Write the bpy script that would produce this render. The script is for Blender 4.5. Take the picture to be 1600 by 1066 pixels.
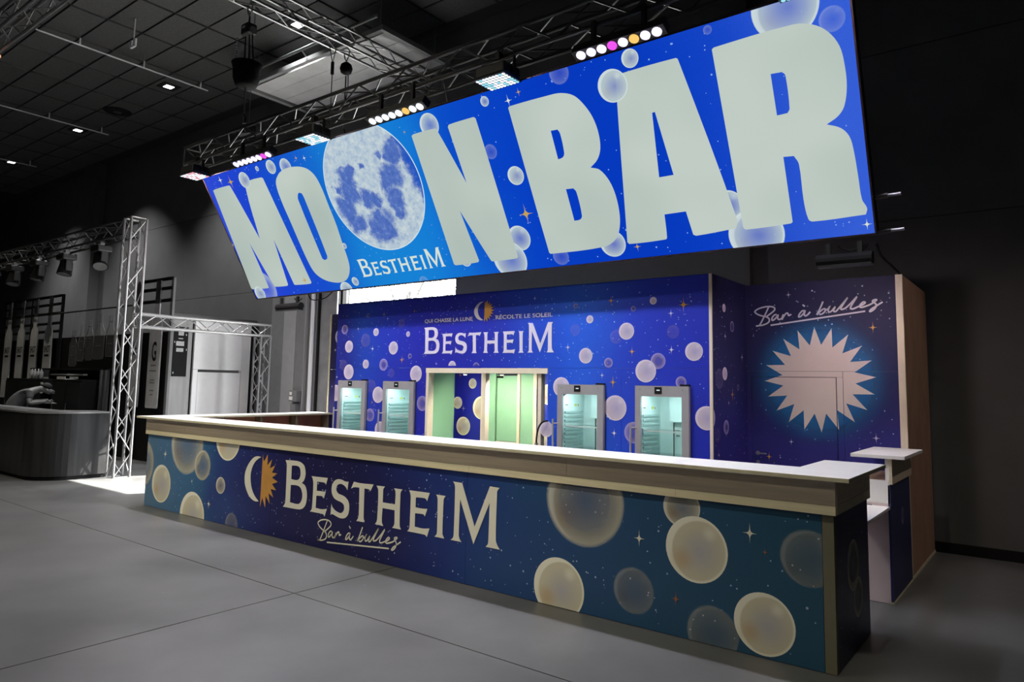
import bpy, math, random
from mathutils import Vector, Matrix
from mathutils.geometry import tessellate_polygon
random.seed(7)
for o in list(bpy.data.objects): bpy.data.objects.remove(o)
S = bpy.context.scene
COL = S.collection
# ------------------------------------------------------------ camera
R_ = Vector((0.78982, 0.61203, 0.01975)); cam = bpy.data.cameras.new('camera'); cam_o = bpy.data.objects.new('camera', cam); COL.objects.link(cam_o)
FWD = Vector((-math.sin(0.661252)*math.cos(0.0995823), math.cos(0.661252)*math.cos(0.0995823), math.sin(0.0995823)))
r0 = Vector((math.cos(0.661252), math.sin(0.661252), 0)); u0 = r0.cross(FWD)
ROLL = 0.0197467
rr = r0*math.cos(ROLL)+u0*math.sin(ROLL); uu = u0*math.cos(ROLL)-r0*math.sin(ROLL)
cam_o.matrix_world = Matrix(((rr.x, uu.x, -FWD.x, 10.583), (rr.y, uu.y, -FWD.y, -5.153), (rr.z, uu.z, -FWD.z, 1.840), (0, 0, 0, 1)))
cam.sensor_width = 36.0; cam.lens = 1110.69/1600*36.0
cam.shift_x = (800-788.496)/1600; cam.shift_y = -(533-490.475)/1600
cam.clip_end = 200
S.camera = cam_o
# ------------------------------------------------------------ view
S.view_settings.view_transform = 'Standard'; S.view_settings.look = 'None'
S.view_settings.gamma = 1; S.view_settings.exposure = 0.0; S.view_settings.use_curve_mapping = False
# ------------------------------------------------------------ sky and sun (outside, seen through the rear opening)
W_ = bpy.data.worlds.new('sky'); S.world = W_; W_.use_nodes = True
bg = W_.node_tree.nodes['Background']; bg.inputs[0].default_value = (0.93, 0.96, 1, 1); bg.inputs[1].default_value = 15.0
def lamp(name, kind, loc, aim, power, color=(1, 1, 1), **kw):
    l = bpy.data.lights.new(name, kind); l.energy = power; l.color = color
    for k, v in kw.items(): setattr(l, k, v)
    o = bpy.data.objects.new(name, l); COL.objects.link(o); o.location = loc
    o.rotation_euler = (Vector(aim)-Vector(loc)).to_track_quat('-Z', 'Y').to_euler()
    return o
lamp('sun', 'SUN', (0, 20, 20), Vector((0, 20, 20))+Vector((-0.5, -1.05, -1)), 55.0, (1, 0.97, 0.92), angle=0.01)
HALL_LAMPS = [(-11.0, 420), (-5.9, 170), (-0.8, 1000), (4.3, 1250), (9.4, 520)]
for x, p in HALL_LAMPS:       # hall downlights over the visitors' side; leftmost one added to brighten the banners
    lamp('hall_key_fill_beam', 'SPOT', (x, -4.3, 8.6), (x-0.2 if x < 9 else 8.0, -0.3 if x > -10 else 1.5, 0.4), p, (1, 0.93, 0.76), spot_size=1.25 if x < 9 else 0.85, spot_blend=0.8, shadow_soft_size=0.12)
FILL_LAMPS = [(-0.8, 1000), (4.3, 1150), (9.4, 520)]
for x, p in FILL_LAMPS:        # second row added further out in the hall as unseen front fill
    lamp('hall_key_fill_beam', 'SPOT', (x, -11.3, 8.6), (x-0.3 if x < 9 else 8.4, 0, 1.0), p, (1, 0.92, 0.74), spot_size=0.62, spot_blend=0.9, shadow_soft_size=0.12)
lamp('hall_key_fill_beam', 'SPOT', (14.5, 2.73, 8.6), (9.6, 3.3, 1.3), 400, (1, 0.88, 0.80), spot_size=0.55, spot_blend=0.8, shadow_soft_size=0.1)  # unseen lamp added to light the right-hand faces of the stand
# ------------------------------------------------------------ traced print outlines (metres or unit width, flat print)
LOGO={
 'B':[[(0.002, 0.166), (0.041, 0.168), (0.078, 0.168), (0.098, 0.164), (0.115, 0.154), (0.123, 0.134), (0.122, 0.118), (0.115, 0.103), (0.104, 0.094), (0.122, 0.088), (0.132, 0.075), (0.137, 0.057), (0.135, 0.033), (0.128, 0.017), (0.113, 0.006), (0.091, 0.001), (0.0, 0.0), (0.008, 0.008), (0.013, 0.019), (0.012, 0.146), (0.009, 0.157)],[(0.042, 0.15), (0.074, 0.151), (0.088, 0.146), (0.094, 0.131), (0.093, 0.116), (0.085, 0.105), (0.069, 0.101), (0.042, 0.102)],[(0.041, 0.081), (0.075, 0.083), (0.096, 0.078), (0.108, 0.062), (0.11, 0.043), (0.102, 0.027), (0.087, 0.019), (0.041, 0.02)]],
 'E':[[(0.157, 0.123), (0.247, 0.125), (0.238, 0.101), (0.231, 0.107), (0.219, 0.108), (0.19, 0.107), (0.19, 0.076), (0.216, 0.077), (0.239, 0.078), (0.23, 0.054), (0.222, 0.06), (0.211, 0.061), (0.189, 0.059), (0.188, 0.018), (0.221, 0.017), (0.249, 0.022), (0.238, -0.005), (0.23, 0.001), (0.22, 0.002), (0.156, 0.002), (0.165, 0.009), (0.168, 0.023), (0.169, 0.098), (0.164, 0.115)]],
 'S':[[(0.355, 0.123), (0.351, 0.094), (0.344, 0.102), (0.332, 0.109), (0.316, 0.112), (0.302, 0.108), (0.294, 0.1), (0.295, 0.088), (0.306, 0.079), (0.324, 0.076), (0.344, 0.07), (0.359, 0.058), (0.364, 0.041), (0.361, 0.02), (0.352, 0.008), (0.337, 0.001), (0.317, -0.0), (0.296, 0.004), (0.284, 0.007), (0.274, 0.007), (0.269, 0.003), (0.271, 0.042), (0.278, 0.031), (0.293, 0.022), (0.312, 0.017), (0.324, 0.017), (0.335, 0.025), (0.338, 0.036), (0.334, 0.046), (0.322, 0.052), (0.301, 0.056), (0.284, 0.062), (0.273, 0.074), (0.269, 0.089), (0.272, 0.105), (0.283, 0.119), (0.301, 0.126), (0.321, 0.126), (0.339, 0.122)]],
 'T':[[(0.382, 0.126), (0.412, 0.124), (0.478, 0.126), (0.464, 0.103), (0.458, 0.108), (0.435, 0.109), (0.436, 0.027), (0.437, 0.013), (0.441, 0.002), (0.401, 0.001), (0.409, 0.011), (0.412, 0.024), (0.41, 0.109), (0.385, 0.108), (0.369, 0.102)]],
 'H':[[(0.492, 0.124), (0.532, 0.125), (0.525, 0.117), (0.524, 0.106), (0.524, 0.075), (0.58, 0.075), (0.58, 0.114), (0.572, 0.124), (0.612, 0.124), (0.604, 0.115), (0.603, 0.103), (0.603, 0.024), (0.605, 0.01), (0.611, 0.002), (0.57, 0.002), (0.577, 0.009), (0.58, 0.017), (0.579, 0.057), (0.524, 0.057), (0.523, 0.014), (0.53, 0.002), (0.491, 0.003), (0.499, 0.013), (0.501, 0.028), (0.501, 0.111)]],
 'E2':[[(0.64, 0.125), (0.728, 0.126), (0.718, 0.1), (0.712, 0.107), (0.703, 0.108), (0.67, 0.107), (0.67, 0.077), (0.694, 0.076), (0.72, 0.078), (0.71, 0.054), (0.705, 0.06), (0.697, 0.06), (0.669, 0.059), (0.669, 0.019), (0.703, 0.018), (0.731, 0.022), (0.721, -0.005), (0.715, 0.0), (0.707, 0.001), (0.637, 0.001), (0.645, 0.009), (0.647, 0.018), (0.648, 0.105), (0.645, 0.117)]],
 'I':[[(0.754, 0.124), (0.793, 0.124), (0.786, 0.115), (0.785, 0.105), (0.784, 0.014), (0.787, 0.008), (0.792, 0.001), (0.752, 0.001), (0.76, 0.009), (0.762, 0.02), (0.761, 0.109), (0.759, 0.118)]],
 'M':[[(0.82, 0.169), (0.856, 0.168), (0.907, 0.051), (0.96, 0.169), (0.995, 0.168), (0.987, 0.159), (0.986, 0.149), (0.985, 0.025), (0.991, 0.011), (1.0, 0.001), (0.948, 0.001), (0.956, 0.009), (0.958, 0.019), (0.96, 0.123), (0.904, 0.001), (0.85, 0.121), (0.848, 0.019), (0.852, 0.008), (0.859, 0.001), (0.816, 0.001), (0.825, 0.008), (0.828, 0.018), (0.829, 0.152), (0.826, 0.163)]],
 'crescent':[[(-0.149, 0.165), (-0.172, 0.167), (-0.196, 0.161), (-0.22, 0.144), (-0.239, 0.122), (-0.25, 0.099), (-0.252, 0.075), (-0.246, 0.052), (-0.232, 0.03), (-0.214, 0.013), (-0.19, 0.002), (-0.169, -0.001), (-0.151, 0.002), (-0.165, 0.009), (-0.186, 0.025), (-0.202, 0.047), (-0.211, 0.075), (-0.212, 0.1), (-0.203, 0.125), (-0.187, 0.145), (-0.167, 0.158)]],
 'half_sun':[[(-0.14, 0.177), (-0.131, 0.15), (-0.108, 0.178), (-0.108, 0.138), (-0.079, 0.163), (-0.092, 0.128), (-0.059, 0.142), (-0.077, 0.114), (-0.043, 0.114), (-0.075, 0.096), (-0.038, 0.084), (-0.073, 0.073), (-0.046, 0.053), (-0.08, 0.054), (-0.061, 0.025), (-0.092, 0.038), (-0.081, 0.0), (-0.109, 0.026), (-0.109, -0.017), (-0.13, 0.018), (-0.142, -0.019), (-0.141, 0.118)]],
}
SCRIPT=[[(0.114, 0.167), (0.074, 0.084), (0.035, 0.012), (0.015, -0.001), (0.0, 0.0), (0.027, 0.001), (0.065, 0.007), (0.099, 0.021), (0.115, 0.04), (0.11, 0.063), (0.093, 0.077), (0.134, 0.108), (0.161, 0.133), (0.158, 0.153), (0.128, 0.164), (0.083, 0.164), (0.029, 0.152), (-0.003, 0.134), (-0.008, 0.122), (0.013, 0.102), (0.051, 0.086), (0.089, 0.077)],[(0.179, 0.091), (0.16, 0.089), (0.141, 0.069), (0.137, 0.046), (0.152, 0.046), (0.179, 0.072), (0.19, 0.09), (0.186, 0.06), (0.197, 0.048), (0.219, 0.058), (0.232, 0.088)],[(0.234, 0.092), (0.226, 0.058), (0.221, 0.045), (0.234, 0.069), (0.256, 0.098), (0.271, 0.098), (0.278, 0.079), (0.3, 0.089)],[(0.411, 0.114), (0.39, 0.113), (0.368, 0.09), (0.359, 0.065), (0.375, 0.067), (0.4, 0.092), (0.413, 0.117), (0.405, 0.084), (0.414, 0.07), (0.432, 0.079), (0.453, 0.103)],[(0.393, 0.166), (0.412, 0.15)],[(0.556, 0.184), (0.531, 0.126), (0.505, 0.076), (0.523, 0.094), (0.555, 0.12), (0.572, 0.121), (0.568, 0.099), (0.543, 0.079), (0.523, 0.08)],[(0.566, 0.105), (0.592, 0.12), (0.61, 0.144), (0.596, 0.116), (0.598, 0.094), (0.619, 0.1), (0.65, 0.137), (0.636, 0.107), (0.643, 0.095), (0.66, 0.103), (0.701, 0.151), (0.746, 0.207), (0.718, 0.164), (0.694, 0.125), (0.695, 0.111), (0.713, 0.114), (0.734, 0.126), (0.771, 0.161), (0.816, 0.211), (0.787, 0.164), (0.767, 0.129), (0.768, 0.112), (0.789, 0.113), (0.819, 0.126), (0.852, 0.139), (0.875, 0.157), (0.862, 0.163), (0.842, 0.147), (0.833, 0.129), (0.845, 0.12), (0.877, 0.128), (0.916, 0.143), (0.949, 0.166), (0.957, 0.178), (0.933, 0.173), (0.929, 0.161), (0.948, 0.146), (0.954, 0.13), (0.944, 0.108), (0.921, 0.088), (0.905, 0.084), (0.918, 0.103), (0.954, 0.126), (1.0, 0.156)],[(0.125, 0.001), (0.873, 0.088)]]
SIGN_LETTERS={
 'M':[[(0.133, 1.866), (0.175, 1.88), (0.578, 1.881), (0.608, 1.861), (0.771, 0.986), (0.955, 1.776), (1.071, 1.86), (1.409, 1.866), (1.444, 1.847), (1.56, 0.173), (1.527, 0.154), (1.151, 0.164), (1.128, 0.178), (1.096, 0.932), (0.979, 0.184), (0.944, 0.165), (0.64, 0.173), (0.616, 0.188), (0.466, 0.941), (0.463, 0.178), (0.434, 0.164), (0.008, 0.177), (-0.018, 0.199)]],
 'O':[[(1.679, 1.725), (1.805, 1.838), (1.973, 1.888), (2.21, 1.884), (2.422, 1.825), (2.541, 1.71), (2.586, 1.522), (2.59, 1.261), (2.594, 0.994), (2.569, 0.672), (2.557, 0.465), (2.518, 0.315), (2.411, 0.183), (2.266, 0.123), (2.066, 0.131), (1.856, 0.202), (1.72, 0.332), (1.675, 0.543), (1.66, 0.835), (1.653, 1.149), (1.643, 1.458)],[(2.053, 1.503), (2.095, 1.523), (2.144, 1.502), (2.155, 1.433), (2.15, 0.551), (2.124, 0.505), (2.06, 0.494), (2.022, 0.521), (2.015, 1.428)]],
 'N':[[(4.472, 1.853), (4.507, 1.867), (4.856, 1.864), (4.877, 1.842), (5.064, 1.167), (5.048, 1.841), (5.074, 1.863), (5.443, 1.87), (5.465, 1.845), (5.477, 0.185), (5.451, 0.165), (5.088, 0.163), (5.063, 0.177), (4.831, 0.856), (4.881, 0.196), (4.856, 0.175), (4.489, 0.17), (4.463, 0.188)]],
 'B':[[(5.923, 1.863), (5.948, 1.875), (6.436, 1.874), (6.591, 1.863), (6.728, 1.805), (6.82, 1.686), (6.88, 1.542), (6.899, 1.383), (6.878, 1.231), (6.817, 1.128), (6.716, 1.059), (6.813, 1.018), (6.892, 0.884), (6.924, 0.714), (6.915, 0.501), (6.866, 0.337), (6.788, 0.235), (6.64, 0.177), (5.947, 0.17), (5.924, 0.191)],[(6.363, 1.522), (6.446, 1.518), (6.464, 1.473), (6.453, 1.267), (6.424, 1.225), (6.361, 1.213)],[(6.36, 0.881), (6.451, 0.876), (6.477, 0.833), (6.47, 0.563), (6.437, 0.523), (6.361, 0.518)]],
 'A':[[(7.216, 1.868), (7.239, 1.884), (7.83, 1.885), (7.852, 1.866), (8.123, 0.29), (8.098, 0.203), (7.697, 0.177), (7.663, 0.192), (7.636, 0.443), (7.408, 0.443), (7.381, 0.194), (7.361, 0.177), (6.951, 0.175), (6.929, 0.198)],[(7.504, 1.458), (7.533, 1.461), (7.588, 0.828), (7.436, 0.829)]],
 'R':[[(8.168, 1.87), (8.189, 1.882), (8.851, 1.886), (9.002, 1.843), (9.107, 1.758), (9.177, 1.631), (9.199, 1.486), (9.198, 1.303), (9.162, 1.146), (9.106, 1.074), (9.012, 1.024), (9.115, 0.972), (9.174, 0.888), (9.195, 0.754), (9.206, 0.531), (9.215, 0.325), (9.247, 0.24), (9.232, 0.184), (8.795, 0.178), (8.76, 0.207), (8.743, 0.398), (8.747, 0.726), (8.715, 0.805), (8.626, 0.813), (8.622, 0.197), (8.602, 0.185), (8.191, 0.178), (8.166, 0.199)],[(8.624, 1.543), (8.722, 1.536), (8.741, 1.499), (8.736, 1.221), (8.714, 1.187), (8.625, 1.185)]],
}
B_FRONT=[(-0.141, 0.596, 0.362, 1.0), (0.462, 0.351, 0.263, 3.0), (1.1, 0.96, 0.432, 1.0), (1.527, 0.696, 0.205, 1.0), (1.334, 0.018, 0.31, 3.0), (1.993, 0.479, 0.106, 2.0), (2.107, 1.081, 0.28, 3.0), (2.287, 0.028, 0.143, 0.0), (7.443, 0.901, 0.38, 1.0), (8.298, 0.949, 0.148, 2.0), (8.411, 0.656, 0.24, 3.0), (7.202, 0.154, 0.251, 3.0), (7.897, 0.266, 0.18, 0.0), (8.529, 0.085, 0.199, 0.0), (8.9, 0.228, 0.211, 3.0), (9.203, 0.717, 0.194, 0.0)]
B_BOX=[(1.87, 2.645, 0.073, 2.0), (1.989, 2.377, 0.092, 3.0), (2.005, 1.99, 0.113, 3.0), (1.719, 1.663, 0.125, 3.0), (2.972, 2.342, 0.095, 3.0), (2.589, 2.584, 0.059, 3.0), (2.399, 2.84, 0.033, 2.0), (3.123, 2.696, 0.063, 0.0), (2.364, 2.465, 0.104, 0.0), (2.389, 2.108, 0.068, 3.0), (2.775, 2.099, 0.087, 2.0), (2.945, 1.976, 0.065, 0.0), (1.871, 2.095, 0.084, 0.0), (3.266, 2.535, 0.039, 3.0), (3.317, 2.221, 0.036, 2.0), (2.683, 1.658, 0.118, 3.0), (3.447, 1.971, 0.114, 3.0), (3.588, 1.561, 0.104, 2.0), (2.524, 1.358, 0.095, 2.0), (2.527, 1.787, 0.096, 0.0), (2.757, 1.157, 0.117, 3.0), (4.127, 2.08, 0.068, 3.0), (4.552, 2.068, 0.061, 1.0), (6.078, 2.792, 0.03, 2.0), (6.276, 2.624, 0.047, 3.0), (6.841, 2.721, 0.031, 2.0), (7.086, 2.797, 0.042, 3.0), (6.074, 2.506, 0.071, 0.0), (6.625, 2.412, 0.082, 0.0), (6.756, 2.47, 0.096, 3.0), (7.319, 2.447, 0.074, 0.0), (7.554, 2.23, 0.099, 3.0), (6.223, 2.198, 0.091, 3.0), (6.526, 2.115, 0.056, 2.0), (7.141, 2.131, 0.088, 2.0), (6.994, 2.022, 0.125, 3.0), (7.407, 1.905, 0.061, 2.0), (5.887, 1.829, 0.116, 3.0), (6.617, 1.605, 0.142, 3.0), (6.848, 1.342, 0.118, 2.0), (7.687, 1.537, 0.124, 3.0), (5.679, 1.32, 0.097, 3.0)]
B_BOXSIDE=[(2.361, 2.717, 0.045, 3.0), (2.599, 2.531, 0.064, 1.0), (2.21, 1.947, 0.114, 0.0), (2.366, 2.006, 0.07, 3.0), (2.766, 1.861, 0.036, 1.0), (2.391, 1.435, 0.076, 2.0), (2.143, 1.36, 0.074, 0.0), (1.953, 1.541, 0.123, 3.0)]
B_SIDE=[(0.52, 0.609, 0.189, 1.0), (0.652, 0.364, 0.151, 1.0), (2.571, 0.687, 0.082, 1.0)]
B_SIGN=[(1.006, 1.894, 0.123, 3.0), (1.403, 2.0, 0.038, 3.0), (1.719, 1.968, 0.102, 3.0), (2.026, 1.917, 0.118, 2.0), (0.344, 0.171, 0.294, 1.0), (0.161, 0.087, 0.13, 3.0), (2.591, 0.655, 0.044, 3.0), (2.282, -0.01, 0.131, 3.0), (2.529, 0.109, 0.068, 3.0), (3.849, -0.01, 0.084, 0.0), (4.786, 1.917, 0.141, 2.0), (5.646, 1.996, 0.056, 2.0), (6.624, 2.056, 0.116, 0.0), (5.53, 1.456, 0.088, 0.0), (5.773, 1.136, 0.108, 3.0), (5.569, 0.408, 0.156, 2.0), (5.347, 0.156, 0.243, 2.0), (4.671, 0.217, 0.083, 2.0), (6.447, 0.345, 0.069, 0.0), (6.753, 0.201, 0.153, 2.0), (7.166, 1.796, 0.158, 3.0), (7.401, 1.996, 0.087, 3.0), (6.063, 0.123, 0.108, 0.0), (8.807, 2.041, 0.269, 2.0), (9.145, 1.845, 0.103, 0.0), (8.058, 0.44, 0.153, 2.0), (8.275, 0.116, 0.265, 2.0), (8.987, 0.242, 0.072, 0.0), (8.159, 2.039, 0.04, 0.0)]
S_FRONT=[(0.533, 0.768, 0.089, 0.0), (1.291, 0.464, 0.044, 0.0), (1.742, 0.217, 0.068, 0.0), (7.948, 0.67, 0.067, 0.0), (8.811, 0.83, 0.073, 0.0), (8.251, 0.273, 0.057, 1.0), (8.915, 0.715, 0.036, 1.0)]
S_BOX=[(2.751, 2.841, 0.059, 1.0), (2.832, 2.773, 0.04, 0.0), (3.382, 2.859, 0.039, 1.0), (2.186, 2.645, 0.044, 0.0), (2.528, 2.335, 0.059, 0.0), (3.159, 2.168, 0.072, 1.0), (3.833, 2.112, 0.035, 0.0), (1.733, 1.908, 0.042, 0.0), (2.561, 1.542, 0.042, 1.0), (5.481, 2.918, 0.038, 0.0), (6.557, 2.828, 0.063, 1.0), (7.295, 2.648, 0.055, 0.0), (7.44, 2.734, 0.092, 1.0), (5.975, 2.3, 0.058, 0.0), (6.826, 2.239, 0.065, 1.0), (7.299, 2.252, 0.056, 0.0), (6.445, 1.971, 0.045, 0.0), (6.586, 1.894, 0.073, 1.0), (6.605, 1.323, 0.058, 0.0)]
S_BOXSIDE=[(2.379, 2.411, 0.059, 0.0), (2.888, 2.204, 0.062, 0.0), (2.574, 1.784, 0.079, 1.0), (2.463, 1.693, 0.039, 0.0), (2.163, 1.155, 0.046, 0.0)]
S_RECESS=[(8.229, 2.91, 0.046, 0.0), (9.076, 2.513, 0.063, 1.0), (9.074, 1.367, 0.057, 0.0), (8.228, 1.278, 0.042, 0.0), (7.985, 1.098, 0.055, 1.0)]
S_SIDE=[(0.808, 0.798, 0.032, 0.0)]
S_SIGN=[(0.433, 1.991, 0.083, 0.0), (0.668, 1.923, 0.113, 1.0), (2.316, 1.988, 0.048, 1.0), (2.479, 1.957, 0.053, 0.0), (0.01, 0.969, 0.065, 1.0), (1.427, 0.223, 0.094, 1.0), (4.385, 1.92, 0.035, 1.0), (5.951, 1.935, 0.067, 0.0), (6.104, 1.99, 0.048, 1.0), (5.764, 0.684, 0.125, 1.0), (7.033, 0.136, 0.057, 1.0), (9.233, 0.095, 0.056, 0.0)]
MARIA=[(0.629, 0.453, 0.132), (0.644, 0.343, 0.1), (0.484, 0.126, 0.155), (0.371, 0.035, 0.139), (0.389, -0.243, 0.136), (0.39, -0.388, 0.099), (-0.382, 0.298, 0.086), (-0.473, 0.188, 0.144), (-0.721, 0.133, 0.072), (-0.508, -0.019, 0.146), (-0.693, -0.186, 0.15), (-0.683, -0.341, 0.13), (-0.194, -0.111, 0.111), (-0.009, -0.182, 0.102), (-0.115, -0.421, 0.1), (-0.058, -0.602, 0.211), (-0.205, -0.659, 0.139), (0.007, -0.707, 0.125), (-0.567, -0.534, 0.117), (0.34, 0.479, 0.059), (-0.058, 0.374, 0.052), (0.968, 0.33, 0.15), (1.043, 0.067, 0.119), (0.842, 0.563, 0.097), (0.998, -0.179, 0.088)]
# ------------------------------------------------------------ helpers
def tag(o, label=None, cat=None, group=None, kind=None):
    if label: o['label'] = label
    if cat: o['category'] = cat
    if group: o['group'] = group
    if kind: o['kind'] = kind
    return o
def thing(name, loc, label, cat, group=None, kind=None):
    o = bpy.data.objects.new(name, None); COL.objects.link(o); o.location = loc; o.empty_display_size = 0.1
    return tag(o, label, cat, group, kind)
bpy.context.view_layer.update()
WORLD = {}
def wloc(o):
    v = Vector((0, 0, 0))
    while o: v = v+o.location; o = o.parent
    return v
class MB:
    def __init__(s): s.v = []; s.f = []; s.uv = None
    def add(s, v, f):
        n = len(s.v); s.v += [Vector(p) for p in v]; s.f += [tuple(i+n for i in q) for q in f]; return s
    def box(s, x0, x1, y0, y1, z0, z1):
        return s.add([(x0,y0,z0),(x1,y0,z0),(x1,y1,z0),(x0,y1,z0),(x0,y0,z1),(x1,y0,z1),(x1,y1,z1),(x0,y1,z1)],
                     [(0,3,2,1),(4,5,6,7),(0,1,5,4),(1,2,6,5),(2,3,7,6),(3,0,4,7)])
    def cyl(s, p, q, r, n=8, r2=None):
        p = Vector(p); q = Vector(q); d = (q-p).normalized(); a = d.orthogonal().normalized(); b = d.cross(a); r2 = r if r2 is None else r2
        ring = [(math.cos(2*math.pi*i/n), math.sin(2*math.pi*i/n)) for i in range(n)]
        return s.add([p+(a*c+b*t)*r for c, t in ring]+[q+(a*c+b*t)*r2 for c, t in ring],
              [(i, (i+1) % n, n+(i+1) % n, n+i) for i in range(n)]+[tuple(range(n-1, -1, -1)), tuple(range(n, 2*n))])
    def tube(s, pts, r, n=6):
        pts = [Vector(p) for p in pts]; prev = None; base = len(s.v); a = None
        for i, p in enumerate(pts):
            d = (pts[min(i+1, len(pts)-1)]-pts[max(i-1, 0)]).normalized()
            if a is None: a = d.orthogonal().normalized()
            a = (a-d*a.dot(d)).normalized(); b = d.cross(a)
            s.v += [p+(a*math.cos(2*math.pi*k/n)+b*math.sin(2*math.pi*k/n))*r for k in range(n)]
        for i in range(len(pts)-1):
            for k in range(n):
                s.f.append((base+i*n+k, base+i*n+(k+1) % n, base+(i+1)*n+(k+1) % n, base+(i+1)*n+k))
        s.f.append(tuple(base+k for k in range(n-1, -1, -1))); m = base+(len(pts)-1)*n; s.f.append(tuple(m+k for k in range(n)))
        return s
    def lathe(s, c, prof, n=20):
        c = Vector(c); base = len(s.v)
        for r, z in prof: s.v += [c+Vector((r*math.cos(2*math.pi*k/n), r*math.sin(2*math.pi*k/n), z)) for k in range(n)]
        for i in range(len(prof)-1):
            for k in range(n): s.f.append((base+i*n+k, base+i*n+(k+1) % n, base+(i+1)*n+(k+1) % n, base+(i+1)*n+k))
        s.f.append(tuple(base+k for k in range(n-1, -1, -1))); m = base+(len(prof)-1)*n; s.f.append(tuple(m+k for k in range(n)))
        return s
    def prism(s, poly, fn, t0, t1):
        """poly in 2-D, fn(u, v, t) -> 3-D point; extruded from t0 to t1"""
        n = len(poly); base = len(s.v)
        s.v += [Vector(fn(u, v, t0)) for u, v in poly]+[Vector(fn(u, v, t1)) for u, v in poly]
        tris = tessellate_polygon([[Vector((u, v, 0)) for u, v in poly]])
        for t in tris: s.f.append(tuple(base+i for i in t)); s.f.append(tuple(base+n+i for i in reversed(t)))
        for i in range(n): s.f.append((base+i, base+(i+1) % n, base+n+(i+1) % n, base+n+i))
        return s
    def build(s, name, m, parent=None, smooth=False, label=None, fix=False):
        me = bpy.data.meshes.new(name); off = wloc(parent) if parent else Vector((0, 0, 0))
        me.from_pydata([tuple(p-off) for p in s.v], [], s.f)
        if m: me.materials.append(m)
        if s.uv:
            l = me.uv_layers.new(name='uv')
            for lp in me.loops: l.data[lp.index].uv = s.uv[lp.vertex_index]
        if fix:
            import bmesh
            bm = bmesh.new(); bm.from_mesh(me); bmesh.ops.recalc_face_normals(bm, faces=bm.faces); bm.to_mesh(me); bm.free()
        if smooth:
            for p in me.polygons: p.use_smooth = True
        o = bpy.data.objects.new(name, me); COL.objects.link(o); o.parent = parent
        if label: o['label'] = label
        return o
def bx(name, m, parent, x0, x1, y0, y1, z0, z1, label=None, bevel=0):
    o = MB().box(x0, x1, y0, y1, z0, z1).build(name, m, parent, label=label)
    if bevel:
        b = o.modifiers.new('bevel', 'BEVEL'); b.width = bevel; b.segments = 2
    return o
def copy_tree(o, parent=None):
    c = o.copy(); COL.objects.link(c); c.parent = parent
    for ch in list(o.children): copy_tree(ch, c)
    return c
# ------------------------------------------------------------ materials
def srgb(r, g, b):
    f = lambda c: (c/255/12.92) if c/255 <= 0.04045 else ((c/255+0.055)/1.055)**2.4
    return (f(r), f(g), f(b), 1)
def NT(name):
    m = bpy.data.materials.new(name); m.use_nodes = True; nt = m.node_tree
    return m, nt, nt.nodes['Principled BSDF'], lambda t, **k: node(nt, t, **k)
def node(nt, t, **k):
    n = nt.nodes.new(t)
    for a, v in k.items(): setattr(n, a, v)
    return n
def ramp(nt, stops, inter='LINEAR'):
    n = nt.nodes.new('ShaderNodeValToRGB'); n.color_ramp.interpolation = inter; e = n.color_ramp.elements
    while len(e) < len(stops): e.new(0.5)
    for i, (p, c) in enumerate(stops): e[i].position = p; e[i].color = c
    return n
def mat(name, col, rough=0.6, metal=0.0, var=0.12, scale=6.0, bump=0.0, stretch=None, spec=0.5):
    """plain procedural surface: a noise that breaks up colour and roughness"""
    m, nt, p, N = NT(name); L = nt.links
    tc = N('ShaderNodeTexCoord'); mp = N('ShaderNodeMapping'); no = N('ShaderNodeTexNoise'); no.inputs['Scale'].default_value = scale; no.inputs['Detail'].default_value = 6
    L.new(tc.outputs['Object'], mp.inputs[0]); L.new(mp.outputs[0], no.inputs['Vector'])
    if stretch: mp.inputs['Scale'].default_value = stretch
    d = [max(0, c*(1-var)) for c in col[:3]]+[1]; b = [min(1, c*(1+var)) for c in col[:3]]+[1]
    r = ramp(nt, [(0.3, d), (0.7, b)]); L.new(no.outputs['Fac'], r.inputs[0]); L.new(r.outputs[0], p.inputs['Base Color'])
    p.inputs['Roughness'].default_value = rough; p.inputs['Metallic'].default_value = metal; p.inputs['Specular IOR Level'].default_value = spec
    if bump:
        bp = N('ShaderNodeBump'); bp.inputs['Strength'].default_value = bump; bp.inputs['Distance'].default_value = 0.01
        L.new(no.outputs['Fac'], bp.inputs['Height']); L.new(bp.outputs[0], p.inputs['Normal'])
    return m
def emis(name, col, s=1.0):
    m, nt, p, N = NT(name); p.inputs['Base Color'].default_value = (0, 0, 0, 1); p.inputs['Emission Color'].default_value = col; p.inputs['Emission Strength'].default_value = s; p.inputs['Specular IOR Level'].default_value = 0
    p.inputs['Roughness'].default_value = 0.5
    return m
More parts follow.
